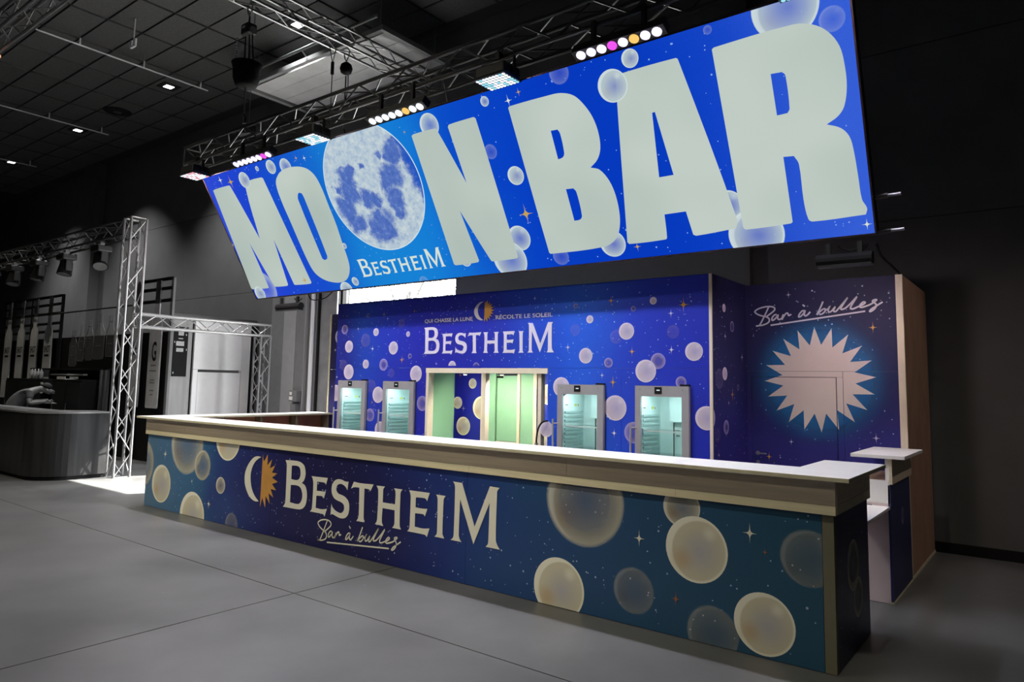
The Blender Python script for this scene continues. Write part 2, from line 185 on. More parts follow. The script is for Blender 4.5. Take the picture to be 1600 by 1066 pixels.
def art(name, axis, stops, lit=False, scale=0.8, amp=0.1, lo=0.0, hi=1.0, vstops=None):
    """printed sky: a colour ramp along one world axis, warped with cloud noise"""
    m, nt, p, N = NT(name); L = nt.links
    g = N('ShaderNodeNewGeometry'); sx = N('ShaderNodeSeparateXYZ'); L.new(g.outputs['Position'], sx.inputs[0])
    no = N('ShaderNodeTexNoise'); no.inputs['Scale'].default_value = scale; no.inputs['Detail'].default_value = 5; L.new(g.outputs['Position'], no.inputs['Vector'])
    mr = N('ShaderNodeMapRange'); mr.inputs['From Min'].default_value = lo; mr.inputs['From Max'].default_value = hi; L.new(sx.outputs[axis], mr.inputs[0])
    ma = N('ShaderNodeMath', operation='MULTIPLY_ADD'); L.new(no.outputs['Fac'], ma.inputs[0]); ma.inputs[1].default_value = 2*amp; 
    sub = N('ShaderNodeMath', operation='SUBTRACT'); L.new(mr.outputs[0], sub.inputs[0]); sub.inputs[1].default_value = amp; L.new(sub.outputs[0], ma.inputs[2])
    r = ramp(nt, stops, 'B_SPLINE'); L.new(ma.outputs[0], r.inputs[0]); out = r.outputs[0]
    fine = N('ShaderNodeTexNoise'); fine.inputs['Scale'].default_value = 90; L.new(g.outputs['Position'], fine.inputs['Vector'])
    mx = N('ShaderNodeMix', data_type='RGBA', blend_type='OVERLAY'); mx.inputs[0].default_value = 0.15; L.new(out, mx.inputs[6]); L.new(fine.outputs['Fac'], mx.inputs[7]); out = mx.outputs[2]
    if lit:
        p.inputs['Base Color'].default_value = (0, 0, 0, 1); L.new(out, p.inputs['Emission Color']); p.inputs['Emission Strength'].default_value = 1; p.inputs['Specular IOR Level'].default_value = 0
    else:
        L.new(out, p.inputs['Base Color']); p.inputs['Roughness'].default_value = 0.42
    return m
def bubble_mat(name, kind, lit=False, warm=1.0):
    """printed soap bubble: radial pearl gradient with a rim, see-through where the print is thin"""
    m, nt, p, N = NT(name); L = nt.links
    uv = N('ShaderNodeUVMap'); s1 = N('ShaderNodeVectorMath', operation='SUBTRACT'); s1.inputs[1].default_value = (0.5, 0.5, 0); L.new(uv.outputs[0], s1.inputs[0])
    ln = N('ShaderNodeVectorMath', operation='LENGTH'); L.new(s1.outputs[0], ln.inputs[0]); r2 = N('ShaderNodeMath', operation='MULTIPLY'); r2.inputs[1].default_value = 2; L.new(ln.outputs['Value'], r2.inputs[0]); rad = r2.outputs[0]
    cream = (0.66, 0.62, 0.46, 1) if warm > 0 else ((0.56, 0.49, 0.62, 1) if kind == 3 else (0.34, 0.28, 0.62, 1))
    rim = (0.90, 0.88, 0.74, 1) if warm > 0 else ((0.68, 0.62, 0.74, 1) if kind == 3 else (0.44, 0.38, 0.70, 1))
    lilac = (0.50, 0.49, 0.52, 1) if warm > 0 else ((0.42, 0.38, 0.58, 1) if kind == 3 else (0.16, 0.14, 0.46, 1))
    if lit: cream, rim, lilac = srgb(180, 196, 200), srgb(206, 220, 218), srgb(132, 146, 190)
    c = ramp(nt, [(0.0, lilac), (0.45, tuple(a*.55+b*.45 for a, b in zip(cream, lilac))), (0.78, cream), (0.9, cream), (0.955, rim), (1.0, rim)])
    of = N('ShaderNodeVectorMath', operation='SUBTRACT'); of.inputs[1].default_value = (0.57, 0.47, 0); L.new(uv.outputs[0], of.inputs[0])
    l2 = N('ShaderNodeVectorMath', operation='LENGTH'); L.new(of.outputs[0], l2.inputs[0]); m2 = N('ShaderNodeMath', operation='MULTIPLY'); m2.inputs[1].default_value = 2; L.new(l2.outputs['Value'], m2.inputs[0])
    mxr = N('ShaderNodeMath', operation='MAXIMUM'); gate = N('ShaderNodeMath', operation='GREATER_THAN'); gate.inputs[1].default_value = 0.9; L.new(rad, gate.inputs[0])
    L.new(m2.outputs[0], mxr.inputs[0]); mm = N('ShaderNodeMath', operation='MULTIPLY'); L.new(gate.outputs[0], mm.inputs[0]); L.new(rad, mm.inputs[1]); L.new(mm.outputs[0], mxr.inputs[1]); L.new(mxr.outputs[0], c.inputs[0])
    # tan smudge low on the left, pale glint high on the right
    def blob(x, y, r):
        a = N('ShaderNodeVectorMath', operation='DISTANCE'); a.inputs[1].default_value = (x, y, 0); L.new(uv.outputs[0], a.inputs[0])
        b = N('ShaderNodeMapRange', interpolation_type='SMOOTHSTEP'); b.inputs['From Min'].default_value = r; b.inputs['From Max'].default_value = 0; L.new(a.outputs['Value'], b.inputs[0]); return b.outputs[0]
    def over(base, fac, col, k):
        f = N('ShaderNodeMath', operation='MULTIPLY'); L.new(fac, f.inputs[0]); f.inputs[1].default_value = k
        q = N('ShaderNodeMix', data_type='RGBA'); L.new(f.outputs[0], q.inputs[0]); L.new(base, q.inputs[6]); q.inputs[7].default_value = col; return q.outputs[2]
    out = over(c.outputs[0], blob(0.27, 0.33, 0.25), (0.55, 0.36, 0.17, 1) if not lit else srgb(160, 150, 150), (0.6 if warm > 0 else (0.15 if kind == 3 else 0)) if not lit else 0.25)
    out = over(out, blob(0.72, 0.76, 0.16), rim, 0.6)
    al = {3: [(0, (.93,)*3+(1,)), (0.97, (.97,)*3+(1,)), (1, (.9,)*3+(1,))],
          2: [(0, (.35,)*3+(1,)), (0.6, (.5,)*3+(1,)), (0.92, (.72,)*3+(1,)), (0.97, (.8,)*3+(1,)), (1, (.3,)*3+(1,))],
          1: [(0, (.12,)*3+(1,)), (0.6, (.32,)*3+(1,)), (0.9, (.62,)*3+(1,)), (1, (0,)*3+(1,))],
          0: [(0, (.1,)*3+(1,)), (0.7, (.17,)*3+(1,)), (0.9, (.22,)*3+(1,)), (1, (0,)*3+(1,))]}[kind]
    al = [(q_, tuple(min(.95, v_*1.5) for v_ in c_[:3])+(1,)) for q_, c_ in al] if lit and kind == 2 else al
    ar = ramp(nt, al); L.new(rad, ar.inputs[0]); L.new(ar.outputs[0], p.inputs['Alpha'])
    if lit: p.inputs['Base Color'].default_value = (0, 0, 0, 1); L.new(out, p.inputs['Emission Color']); p.inputs['Emission Strength'].default_value = 1; p.inputs['Specular IOR Level'].default_value = 0
    else: L.new(out, p.inputs['Base Color']); p.inputs['Roughness'].default_value = 0.42
    return m
# ------------------------------------------------------------ flat print on a surface
class Face:
    """a flat printed surface: origin, two axes, outward normal, bounds for clipping"""
    def __init__(s, o, u, v, n, clip): s.o = Vector(o); s.u = Vector(u); s.v = Vector(v); s.n = Vector(n); s.clip = clip; s.k = 0
    def pt(s, a, b, off): return s.o+s.u*a+s.v*b+s.n*off
def clip_poly(P, c):
    for ax, val, sg in ((0, c[0], 1), (0, c[1], -1), (1, c[2], 1), (1, c[3], -1)):
        out = []
        for i in range(len(P)):
            a, b = P[i-1], P[i]; da = (a[ax]-val)*sg; db = (b[ax]-val)*sg
            if (da >= 0) != (db >= 0):
                t = da/(da-db); out.append((a[0]+(b[0]-a[0])*t, a[1]+(b[1]-a[1])*t))
            if db >= 0: out.append(b)
        P = out
        if not P: return P
    return P
def soften(poly):
    """rounds gentle bends of an outline, keeps sharp corners"""
    n = len(poly); out = []; V = [Vector(p) for p in poly]
    def corner(i):
        a = V[i]-V[i-1]; b = V[(i+1) % n]-V[i]
        return a.length < 1e-6 or b.length < 1e-6 or a.angle(b, 0) > 0.85
    cs = [corner(i) for i in range(n)]
    for i in range(n):
        p1, p2 = V[i], V[(i+1) % n]; out.append(tuple(p1))
        if cs[i] and cs[(i+1) % n]: continue
        p0 = V[i-1] if not cs[i] else p1; p3 = V[(i+2) % n] if not cs[(i+1) % n] else p2
        L_ = (p2-p1).length; m1 = (p2-p0); m2 = (p3-p1)
        m1 = m1.normalized()*L_ if m1.length > 1e-9 else m1; m2 = m2.normalized()*L_ if m2.length > 1e-9 else m2
        for t in (.25, .5, .75):
            q = p1*(2*t**3-3*t*t+1)+m1*(t**3-2*t*t+t)+p2*(-2*t**3+3*t*t)+m2*(t**3-t*t); out.append(tuple(q))
    return out
def decal(name, face, polys, m, parent, off, uvc=None, label=None):
    """polys: outer ring and holes"""
    pts = [p for q in polys for p in q]
    tris = tessellate_polygon([[Vector((a, b, 0)) for a, b in q] for q in polys])
    mb = MB(); mb.v = [face.pt(a, b, off) for a, b in pts]
    for t in tris:
        a, b, c = [mb.v[i] for i in t]
        mb.f.append(tuple(t) if (b-a).cross(c-a).dot(face.n) > 0 else tuple(reversed(t)))
    if uvc: mb.uv = [((a-uvc[0])/(2*uvc[2])+.5, (b-uvc[1])/(2*uvc[2])+.5) for a, b in pts]
    return mb.build(name, m, parent, label=label)
def bubbles(face, lst, mats, pick, base=0.0015):
    for i, (x, y, r, k) in enumerate(sorted(lst, key=lambda t: t[3])):
        P = clip_poly([(x+r*math.cos(2*math.pi*j/40), y+r*math.sin(2*math.pi*j/40)) for j in range(40)], face.clip)
        if len(P) > 2: decal('bubble_print', face, [P], mats[int(k)], pick(x, y), base+0.00008*i, uvc=(x, y, r))
def stars(face, lst, ms, pick, off=0.0052, asp=0.72):
    for x, y, r, k in lst:
        P = []
        for j in range(4):
            a = math.pi/2*j; R = r if j % 2 else r*asp
            d = (math.cos(a), math.sin(a)); e = (math.cos(a+math.pi/4), math.sin(a+math.pi/4))
            P.append((x+d[0]*R, y+d[1]*R))
            nr = r if (j+1) % 2 else r*asp; d2 = (math.cos(a+math.pi/2), math.sin(a+math.pi/2))
            for t in (0.3, 0.5, 0.7):      # concave flank between two points
                q = 1-t
                P.append((x+d[0]*R*q**2.6+d2[0]*nr*t**2.6, y+d[1]*R*q**2.6+d2[1]*nr*t**2.6))
        P = clip_poly(P, face.clip)
        if len(P) > 2: decal('star_print', face, [P], ms[int(k)], pick(x, y), off)
def speckles(face, n, m, parent, clip, off=0.0012, r0=0.003, r1=0.0075, seed=1, skip=None):
    rnd = random.Random(seed); mb = MB()
    for i in range(n):
        x = rnd.uniform(clip[0]+.02, clip[1]-.02); y = rnd.uniform(clip[2]+.02, clip[3]-.02); r = rnd.uniform(r0, r1)*(1 if rnd.random() < .8 else 1.35)
        if skip and skip(x, y): continue
        b = len(mb.v); mb.v += [face.pt(x+r*math.cos(j*math.pi/3), y+r*math.sin(j*math.pi/3), off) for j in range(6)]
        q = tuple(range(b, b+6)); a, bb, c = mb.v[b], mb.v[b+1], mb.v[b+2]
        mb.f.append(q if (bb-a).cross(c-a).dot(face.n) > 0 else tuple(reversed(q)))
    o = mb.build('speckle_print', m, parent); o['kind'] = 'stuff'; return o
def logo(face, A, ms, parent_pick, off=0.0056, parts=None):
    for k, polys in LOGO.items():
        if parts and k not in parts: continue
        T = lambda p: (A[0][0]*p[0]+A[0][1]*p[1]+A[0][2], A[1][0]*p[0]+A[1][1]*p[1]+A[1][2])
        pl = [soften([T(p) for p in q]) for q in polys] if k != 'half_sun' else [[T(p) for p in q] for q in polys]
        nm = {'crescent': 'crescent_print', 'half_sun': 'half_sun_print'}.get(k, 'letter_print')
        decal(nm, face, pl, ms['half_sun' if k == 'half_sun' else 'text'], parent_pick(pl[0][0][0], pl[0][0][1]), off)
def smooth_line(pts, n=4):
    out = []
    for i in range(len(pts)-1):
        p0 = Vector(pts[max(i-1, 0)]); p1 = Vector(pts[i]); p2 = Vector(pts[i+1]); p3 = Vector(pts[min(i+2, len(pts)-1)])
        for j in range(n):
            t = j/n; out.append(0.5*((2*p1)+(p2-p0)*t+(2*p0-5*p1+4*p2-p3)*t*t+(3*p1-p0-3*p2+p3)*t**3))
    out.append(Vector(pts[-1])); return out
def script(face, A, m, parent, w, off=0.0058):
    for st in SCRIPT:
        pts = [(A[0][0]*a+A[0][1]*b+A[0][2], A[1][0]*a+A[1][1]*b+A[1][2]) for a, b in st]
        ln = smooth_line(pts, 1 if len(pts) == 2 else 4); mb = MB()
        for i, p in enumerate(ln):
            d = (ln[min(i+1, len(ln)-1)]-ln[max(i-1, 0)]).normalized(); q = Vector((-d.y, d.x))*w
            mb.v += [face.pt(p.x-q.x, p.y-q.y, off), face.pt(p.x+q.x, p.y+q.y, off)]
        mb.f = [(2*i, 2*i+2, 2*i+3, 2*i+1) for i in range(len(ln)-1)]
        mb.build('script_print', m, parent)
def text(face, body, x0, x1, z0, h, m, parent, off=0.0056, bold=0.0, name='letter_print'):
    """one line of block capitals fitted to a width and a height"""
    cu = bpy.data.curves.new('t', 'FONT'); cu.body = body; cu.size = 1; cu.offset = bold; cu.resolution_u = 3
    o = bpy.data.objects.new('t', cu); COL.objects.link(o); dg = bpy.context.evaluated_depsgraph_get()
    me = o.evaluated_get(dg).to_mesh(); vs = [v.co.copy() for v in me.vertices]; fs = [tuple(p.vertices) for p in me.polygons]
    o.evaluated_get(dg).to_mesh_clear(); bpy.data.objects.remove(o)
    ax = min(v.x for v in vs); bxx = max(v.x for v in vs); hh = max(v.y for v in vs); mb = MB()
    P = [face.pt(x0+(v.x-ax)/(bxx-ax)*(x1-x0), z0+v.y/hh*h, off) for v in vs]
    a, b, c = [P[i] for i in fs[0][:3]]; flip = (b-a).cross(c-a).dot(face.n) < 0
    par = list(range(len(vs)))
    def root(i):
        while par[i] != i: i = par[i]
        return i
    for f in fs:
        for i in f[1:]: par[root(i)] = root(f[0])
    grp = {}
    for f in fs: grp.setdefault(root(f[0]), []).append(f)
    runs = []                                  # pieces that share a span of the line are one letter (accents)
    for g in sorted(grp.values(), key=lambda g: min(vs[i].x for f in g for i in f)):
        lo = min(vs[i].x for f in g for i in f); hi = max(vs[i].x for f in g for i in f)
        if runs and lo < runs[-1][1]-.3*(hi-lo): runs[-1][1] = max(hi, runs[-1][1]); runs[-1][2] += g
        else: runs.append([lo, hi, list(g)])
    for lo, hi, g in runs:
        idx = sorted({i for f in g for i in f}); mp = {i: k for k, i in enumerate(idx)}; mb = MB(); mb.v = [P[i] for i in idx]
        mb.f = [tuple(mp[i] for i in (reversed(f) if flip else f)) for f in g]; mb.build(name, m, parent)
# ------------------------------------------------------------ box truss
TUBE = None
def rod(name, p, q, r, m, parent):
    """one straight tube; all share a single unit tube mesh"""
    global TUBE
    key = m.name
    if TUBE is None: TUBE = {}
    if key not in TUBE:
        me = MB().cyl((0, 0, 0), (0, 0, 1), 1, 8).build('tube', m); TUBE[key] = me.data; bpy.data.objects.remove(me)
    o = bpy.data.objects.new(name, TUBE[key]); COL.objects.link(o); o.parent = parent
    p = Vector(p)-wloc(parent); q = Vector(q)-wloc(parent)
    o.location = p; o.rotation_mode = 'QUATERNION'; o.rotation_quaternion = (q-p).to_track_quat('Z', 'Y'); o.scale = (r, r, (q-p).length)
    return o
def truss(parent, p, q, side, up, w, h, step, m, rc=0.025, rb=0.011, faces='abcd', ends=True):
    """four chords and zig-zag braces between p and q (corner of the box); side, up are unit vectors"""
    p = Vector(p); q = Vector(q); side = Vector(side)*w; up = Vector(up)*h
    C = [Vector((0, 0, 0)), side, side+up, up]
    for c in C: rod('chord', p+c, q+c, rc, m, parent)
    n = max(2, round((q-p).length/step)); d = (q-p)/n
    for fi, (i, j) in zip('abcd', ((0, 1), (1, 2), (2, 3), (3, 0))):
        if fi not in faces: continue
        for k in range(n):
            a, b = (i, j) if k % 2 == 0 else (j, i)
            rod('brace', p+C[a]+d*k, p+C[b]+d*(k+1), rb, m, parent)
    if ends:
        for e in (p, q):
            for i in range(4): rod('end_brace', e+C[i], e+C[(i+1) % 4], rb, m, parent)
# ------------------------------------------------------------ material palette
M = {}
M['concrete'] = mat('polished_concrete', (0.105, 0.105, 0.104, 1), 0.38, var=0.30, scale=0.9, bump=0.02)
M['joint'] = mat('floor_joint', (0.012, 0.012, 0.012, 1), 0.9)
M['tile'] = mat('black_ceiling_tile', (0.07, 0.07, 0.07, 1), 0.9, var=0.2, scale=30)
M['ceil_bar'] = mat('ceiling_bar', (0.006, 0.006, 0.006, 1), 0.8)
M['hall_wall'] = mat('dark_hall_wall', (0.105, 0.105, 0.105, 1), 0.85, var=0.08, scale=2)
M['wall_grey'] = mat('grey_wall_cladding', (0.17, 0.17, 0.17, 1), 0.8, var=0.06)
M['wall_pale'] = mat('pale_grey_cladding', (0.30, 0.30, 0.30, 1), 0.8, var=0.05)
M['metal_sheet'] = mat('dull_metal_sheet', (0.30, 0.30, 0.30, 1), 0.5, 0.4, var=0.2, scale=3)
M['pipe'] = mat('bright_pipe', (0.75, 0.75, 0.75, 1), 0.4)
M['black'] = mat('black_paint', (0.010, 0.010, 0.010, 1), 0.75, spec=0.15)
M['blackmetal'] = mat('black_powder_coat', (0.015, 0.015, 0.015, 1), 0.4, spec=0.5)
M['alu'] = mat('truss_aluminium', (0.26, 0.26, 0.26, 1), 0.4, 0.8, var=0.1, scale=20)
M['blackalu'] = mat('black_truss_tube', (0.10, 0.10, 0.10, 1), 0.35, 0.6, var=0.1, scale=20)
M['white'] = mat('white_laminate', (0.80, 0.79, 0.78, 1), 0.35, var=0.02)
M['edge'] = mat('laminate_edge', (0.62, 0.58, 0.40, 1), 0.5, var=0.06, scale=15)
M['birch'] = mat('pale_birch_board', (0.62, 0.52, 0.38, 1), 0.5, var=0.10, scale=3, stretch=(0.6, 6, 14))
M['birch_strip'] = mat('pale_birch_strip', (0.70, 0.63, 0.42, 1), 0.5, var=0.08, scale=3, stretch=(0.6, 6, 14))
M['mdf'] = mat('raw_brown_board', (0.36, 0.21, 0.14, 1), 0.7, var=0.14, scale=4, stretch=(6, 1, 0.8))
M['cream'] = mat('cream_trim', (0.74, 0.66, 0.52, 1), 0.5, var=0.04)
M['green'] = mat('green_moisture_board', (0.26, 0.52, 0.34, 1), 0.6, var=0.06, scale=2)
M['olive'] = mat('olive_corner_post', (0.16, 0.15, 0.10, 1), 0.6, var=0.05)
M['pinkboard'] = mat('pale_rose_laminate', (0.62, 0.50, 0.50, 1), 0.5, var=0.04)
M['printw'] = mat('cream_ink', (0.80, 0.78, 0.66, 1), 0.5, var=0.02)
M['printlilac'] = mat('white_ink', (0.66, 0.62, 0.74, 1), 0.5, var=0.02)
M['printor'] = mat('ochre_ink', (0.60, 0.30, 0.07, 1), 0.5, var=0.08)
M['printbr'] = mat('rust_ink', (0.32, 0.13, 0.06, 1), 0.5, var=0.08)
M['dot'] = mat('pale_blue_ink', (0.42, 0.48, 0.70, 1), 0.5)
FRONT_ART = art('counter_print', 'X', [(0.0, srgb(92, 128, 158)), (0.09, srgb(70, 112, 156)), (0.17, srgb(50, 98, 138)), (0.22, srgb(44, 68, 134)), (0.30, srgb(34, 36, 100)), (0.42, srgb(26, 24, 74)), (0.55, srgb(26, 26, 84)), (0.62, srgb(30, 54, 130)), (0.72, srgb(36, 72, 124)), (0.85, srgb(42, 82, 116)), (1.0, srgb(38, 84, 110))], lo=0, hi=9.37, amp=0.09, scale=0.9)
BOX_ART = art('backdrop_print', 'X', [(0.0, srgb(30, 26, 120)), (0.07, srgb(32, 72, 178)), (0.16, srgb(34, 52, 178)), (0.3, srgb(32, 34, 156)), (0.5, srgb(30, 34, 158)), (0.66, srgb(28, 84, 212)), (0.74, srgb(38, 96, 216)), (0.85, srgb(34, 54, 190)), (1.0, srgb(30, 44, 172))], lo=1.69, hi=7.75, amp=0.10, scale=0.8)
NIGHT_ART = art('night_print', 'Z', [(0.0, srgb(40, 36, 130)), (0.35, srgb(34, 32, 118)), (0.55, srgb(20, 22, 84)), (1.0, srgb(22, 18, 66))], lo=0.6, hi=3.0, amp=0.12, scale=1.0)
SIDE_ART = art('end_panel_print', 'Z', [(0.0, srgb(34, 30, 84)), (1.0, srgb(40, 52, 96))], lo=0, hi=1.02, amp=0.2, scale=1.5)
SIGN_ART = art('backlit_print', 'X', [(0.0, srgb(52, 80, 214)), (0.10, srgb(26, 60, 204)), (0.24, srgb(20, 84, 200)), (0.33, srgb(24, 134, 212)), (0.47, srgb(22, 128, 214)), (0.56, srgb(10, 66, 200)), (0.75, srgb(4, 52, 184)), (0.9, srgb(10, 66, 196)), (1.0, srgb(58, 98, 216))], lit=True, lo=0.05, hi=9.4, amp=0.07, scale=0.7)
NIGHT_ART.node_tree.nodes['Principled BSDF'].inputs['Roughness'].default_value = .65
BW = {k: bubble_mat('bubble_ink', k) for k in range(4)}
BL = {k: bubble_mat('bubble_ink_cool', k, warm=0) for k in range(4)}
BS = {k: bubble_mat('bubble_backlit', k, lit=True) for k in range(4)}
# ------------------------------------------------------------ hall shell
X0, X1, Y0, Y1, ZC, L, YB, YR = -26.0, 19.0, -14.0, 4.72, 8.76, 9.366, 2.015, 3.067
fl = thing('floor', (0, 0, 0), 'grey polished concrete floor with saw-cut joints', None, kind='structure')
del_cat = fl
bx('floor_base', M['joint'], fl, X0, X1, Y0, Y1+0.4, -0.3, -0.012)
xs = [X0, -13.8, -4.25, 5.25, 14.8, X1]; ys = [Y0, -7.2, -1.2, Y1+0.3]
for i in range(5):
    for j in range(3):
        g = 0.006; bx('floor_slab', M['concrete'], fl, xs[i]+g, xs[i+1]-g, ys[j]+g, ys[j+1]-g, -0.1, 0)
rl = random.Random(4); lit_ = MB()
for i in range(46):
    x = rl.uniform(1, 12); y = rl.uniform(-4.5, 3.5) if x > 9.8 else rl.uniform(-4.5, -0.4); a = rl.uniform(0, 6); r = rl.uniform(.006, .018)
    lit_.add([(x+r*math.cos(a), y+r*math.sin(a), .002), (x+.4*r*math.cos(a+1.6), y+.4*r*math.sin(a+1.6), .002), (x-r*math.cos(a), y-r*math.sin(a), .002), (x-.4*r*math.cos(a+1.6), y-.4*r*math.sin(a+1.6), .004)], [(0, 1, 2, 3)])
o = lit_.build('paper_scraps', M['wall_pale']); tag(o, 'tiny paper scraps scattered over the concrete floor', 'litter', kind='stuff')
cl = thing('ceiling', (0, 0, ZC), 'black tiled ceiling with dark grid bars', None, kind='structure')
bx('ceiling_deck', M['ceil_bar'], cl, X0, X1, Y0, Y1+0.4, ZC+0.012, ZC+0.3)
tx0, ty0, tw, td = -2.36+1.31*9, 1.10-0.66*4, 1.31, 0.66
me = MB().box(-tw+.035, -.035, .02, td-.02, -.02, 0.01).build('ceiling_tile', M['tile'], None); tile = me.data; bpy.data.objects.remove(me)
for i in range(21):
    for j in range(9):
        o = bpy.data.objects.new('ceiling_tile', tile); COL.objects.link(o); o.parent = cl; o.location = (tx0-i*tw-2.62, ty0+j*td, 0.0)
wr = thing('wall_rear', (0, Y1, 0), 'dark grey rear wall of the hall', None, kind='structure')
OX0, OX1, OZ = -1.65, 1.74, 4.5
for (a, b, c, d) in ((X0, OX0, 0, 3.98), (X0, OX0, 3.99, 6.185), (OX1, X1, 0, 3.98), (OX1, X1, 3.99, 6.185), (OX0, OX1, OZ, 6.185), (X0, X1, 6.2, ZC)):
    bx('wall_panel', M['hall_wall'], wr, a, b, Y1, Y1+0.25, c, d)
bx('wall_core', M['black'], wr, X0, OX0-.02, Y1+.02, Y1+.3, 0, ZC); bx('wall_core', M['black'], wr, OX1+.02, X1, Y1+.02, Y1+.3, 0, ZC); bx('wall_core', M['black'], wr, OX0-.02, OX1+.02, Y1+.02, Y1+.3, OZ, ZC)
bx('pilaster', M['hall_wall'], wr, -14.65, -13.7, Y1-.3, Y1, 0, ZC); bx('pilaster', M['hall_wall'], wr, 6.75, 7.28, Y1-.12, Y1, 0, ZC)
bx('cladding', M['wall_grey'], wr, -4.02, -3.52, Y1-.05, Y1, 0, 5.4); bx('cladding', M['wall_pale'], wr, -3.52, -3.06, Y1-.06, Y1, 0, 5.4)
bx('cladding', M['wall_grey'], wr, -3.06, -2.3, Y1-.05, Y1, 0, 5.4); bx('cladding', M['metal_sheet'], wr, -2.2, -1.66, Y1-.04, Y1, 0, 5.4)
rod('conduit', (-2.62, Y1-.07, 0), (-2.62, Y1-.07, 5.4), .03, M['wall_grey'], wr); rod('conduit', (-2.69, Y1-.07, 0), (-2.69, Y1-.07, 5.4), .02, M['wall_pale'], wr)
rod('pipe', (-2.40, Y1-.1, 0), (-2.40, Y1-.1, 5.6), .05, M['pipe'], wr); rod('pipe', (-2.24, Y1-.06, 0), (-2.24, Y1-.06, 5.6), .03, M['black'], wr)
bx('skirting', M['black'], wr, 1.8, X1, Y1-.015, Y1, 0, .12)
for n, a in (('wall_left', (X0-.3, X0, Y0, Y1+.4)), ('wall_right', (X1, X1+.3, Y0, Y1+.4)), ('wall_front', (X0, X1, Y0-.3, Y0))):
    w = bx(n, M['hall_wall'], None, *a, -.3, ZC+.3); tag(w, 'dark plain hall wall, %s side' % n[5:], None, kind='structure')
wn = thing('window_1', (0, Y1, 0), 'tall bright glazed opening in the rear wall behind the bar', None, kind='structure')
for x in (OX0, OX1-.06): bx('window_frame', M['black'], wn, x, x+.06, Y1+.05, Y1+.15, 0, OZ)
bx('window_frame', M['black'], wn, OX0, OX1, Y1+.05, Y1+.15, OZ-.06, OZ)
po = lamp('sky_portal', 'AREA', ((OX0+OX1)/2, Y1+.2, OZ/2), ((OX0+OX1)/2, 0, OZ/2), 1, shape='RECTANGLE', size=OX1-OX0, size_y=OZ); po.data.cycles.is_portal = True
gm = bpy.data.materials.new('lawn'); M['ground_out'] = mat('pale_paving', (0.55, 0.55, 0.53, 1), 0.9)
o = bx('pavement', M['ground_out'], None, -30, 14, Y1+.42, 34, -.4, -.06); tag(o, 'sunlit pale pavement outside the rear opening', None, kind='structure')
# trees far outside
leafm = mat('leaf', (0.12, 0.12, 0.11, 1), 0.8); bark = mat('bark', (0.06, 0.06, 0.055, 1), 0.9)
tr = thing('tree', (-20.0, 24, -.06), 'leafy tree outside, its crown in the bright strip over the backdrop', 'tree')
MB().tube([(-20, 24, -.06), (-19.9, 24, 2.2), (-19.7, 24, 4.5), (-19.4, 24.2, 7.2)], .17, 8).build('trunk', bark, tr)
for dx, dz in ((-2.2, 2.2), (2.4, 2.0), (-1.0, 3.2), (1.3, 3.1)): MB().tube([(-19.7, 24, 4.4), (-19.7+dx*.7, 24, 4.4+dz*.7), (-19.7+dx*1.5, 24, 4.4+dz*1.2)], .06, 6).build('branch', bark, tr)
rt = random.Random(11); lm = MB()
for i in range(2600):
    a = rt.gauss(0, 3.0); b = rt.gauss(0, 1.2); c = 7.1+rt.gauss(0, 1.1); p = Vector((-18.6+a, 24+b, c)); s = rt.uniform(.05, .13)
    d = Vector((rt.gauss(0, 1), rt.gauss(0, 1), rt.gauss(0, 1))).normalized(); e = d.orthogonal().normalized()
    lm.add([p+d*s, p+e*s*.5, p-d*s, p-e*s*.5], [(0, 1, 2, 3)])
o = lm.build('foliage', leafm, tr); o['kind'] = 'stuff'
# ------------------------------------------------------------ counter
ct = thing('bar_counter', (4.68, 0.1, 0), 'long blue bar counter printed with bubbles, stars and logo', 'bar counter')
ZF, ZT = 1.021, 1.282
seams = [0.0, 3.098, 6.17, 9.292]
panels = [bx('front_panel', FRONT_ART, ct, seams[i]+.0015, seams[i+1]-.0015, 0, .019, 0.004, ZF) for i in range(3)]
bx('corner_post', M['olive'], ct, 9.2935, L, 0.0, .06, 0.004, ZF)
side = bx('end_panel', SIDE_ART, ct, L-.019, L, .061, 1.04, 0.004, ZF)
bx('end_return', M['pinkboard'], ct, 9.05, L-.02, 1.02, 1.04, 0.004, ZF)
bx('end_inner_panel', M['pinkboard'], ct, 9.05, 9.068, .39, 1.018, 0.004, 1.25)
bx('inner_panel', M['mdf'], ct, .04, 9.27, .26, .278, 0.004, 1.25)
bx('inner_shelf', M['mdf'], ct, .45, 9.03, .28, .60, .84, .862)
lp = bx('return_panel', FRONT_ART, ct, 0, .019, .021, YR-.01, .004, ZF)
bx('return_inner_panel', M['mdf'], ct, .16, .178, .42, YR-.01, .004, 1.25)
for y in (.95, 1.62, 2.3, 2.95): bx('return_bracket', M['olive'], ct, .18, .36, y, y+.035, .86, 1.25)
bx('return_shelf', M['mdf'], ct, .18, .62, .62, YR-.02, .86, .882)
fs = [-.03, 1.076, 5.228, 7.288, L+.022]
for i in range(4): bx('fascia_board', M['birch'], ct, fs[i]+.001, fs[i+1]-.001, -.03, -.001, 1.088, 1.252)
fs = [-.03, 6.214, 8.262, L+.022]
for i in range(3): bx('fascia_strip', M['birch_strip'], ct, fs[i]+.001, fs[i+1]-.001, -.03, -.001, ZF+.002, 1.086)
bx('fascia_board', M['birch'], ct, L+.001, L+.022, 0, 1.05, 1.088, 1.252); bx('fascia_strip', M['birch_strip'], ct, L+.001, L+.022, 0, 1.05, ZF+.002, 1.086)
bx('fascia_board', M['birch'], ct, -.03, -.001, 0, YR-.01, ZF+.002, 1.252)
def pick_front(x, y): return panels[0] if x < seams[1] else panels[1] if x < seams[2] else panels[2]
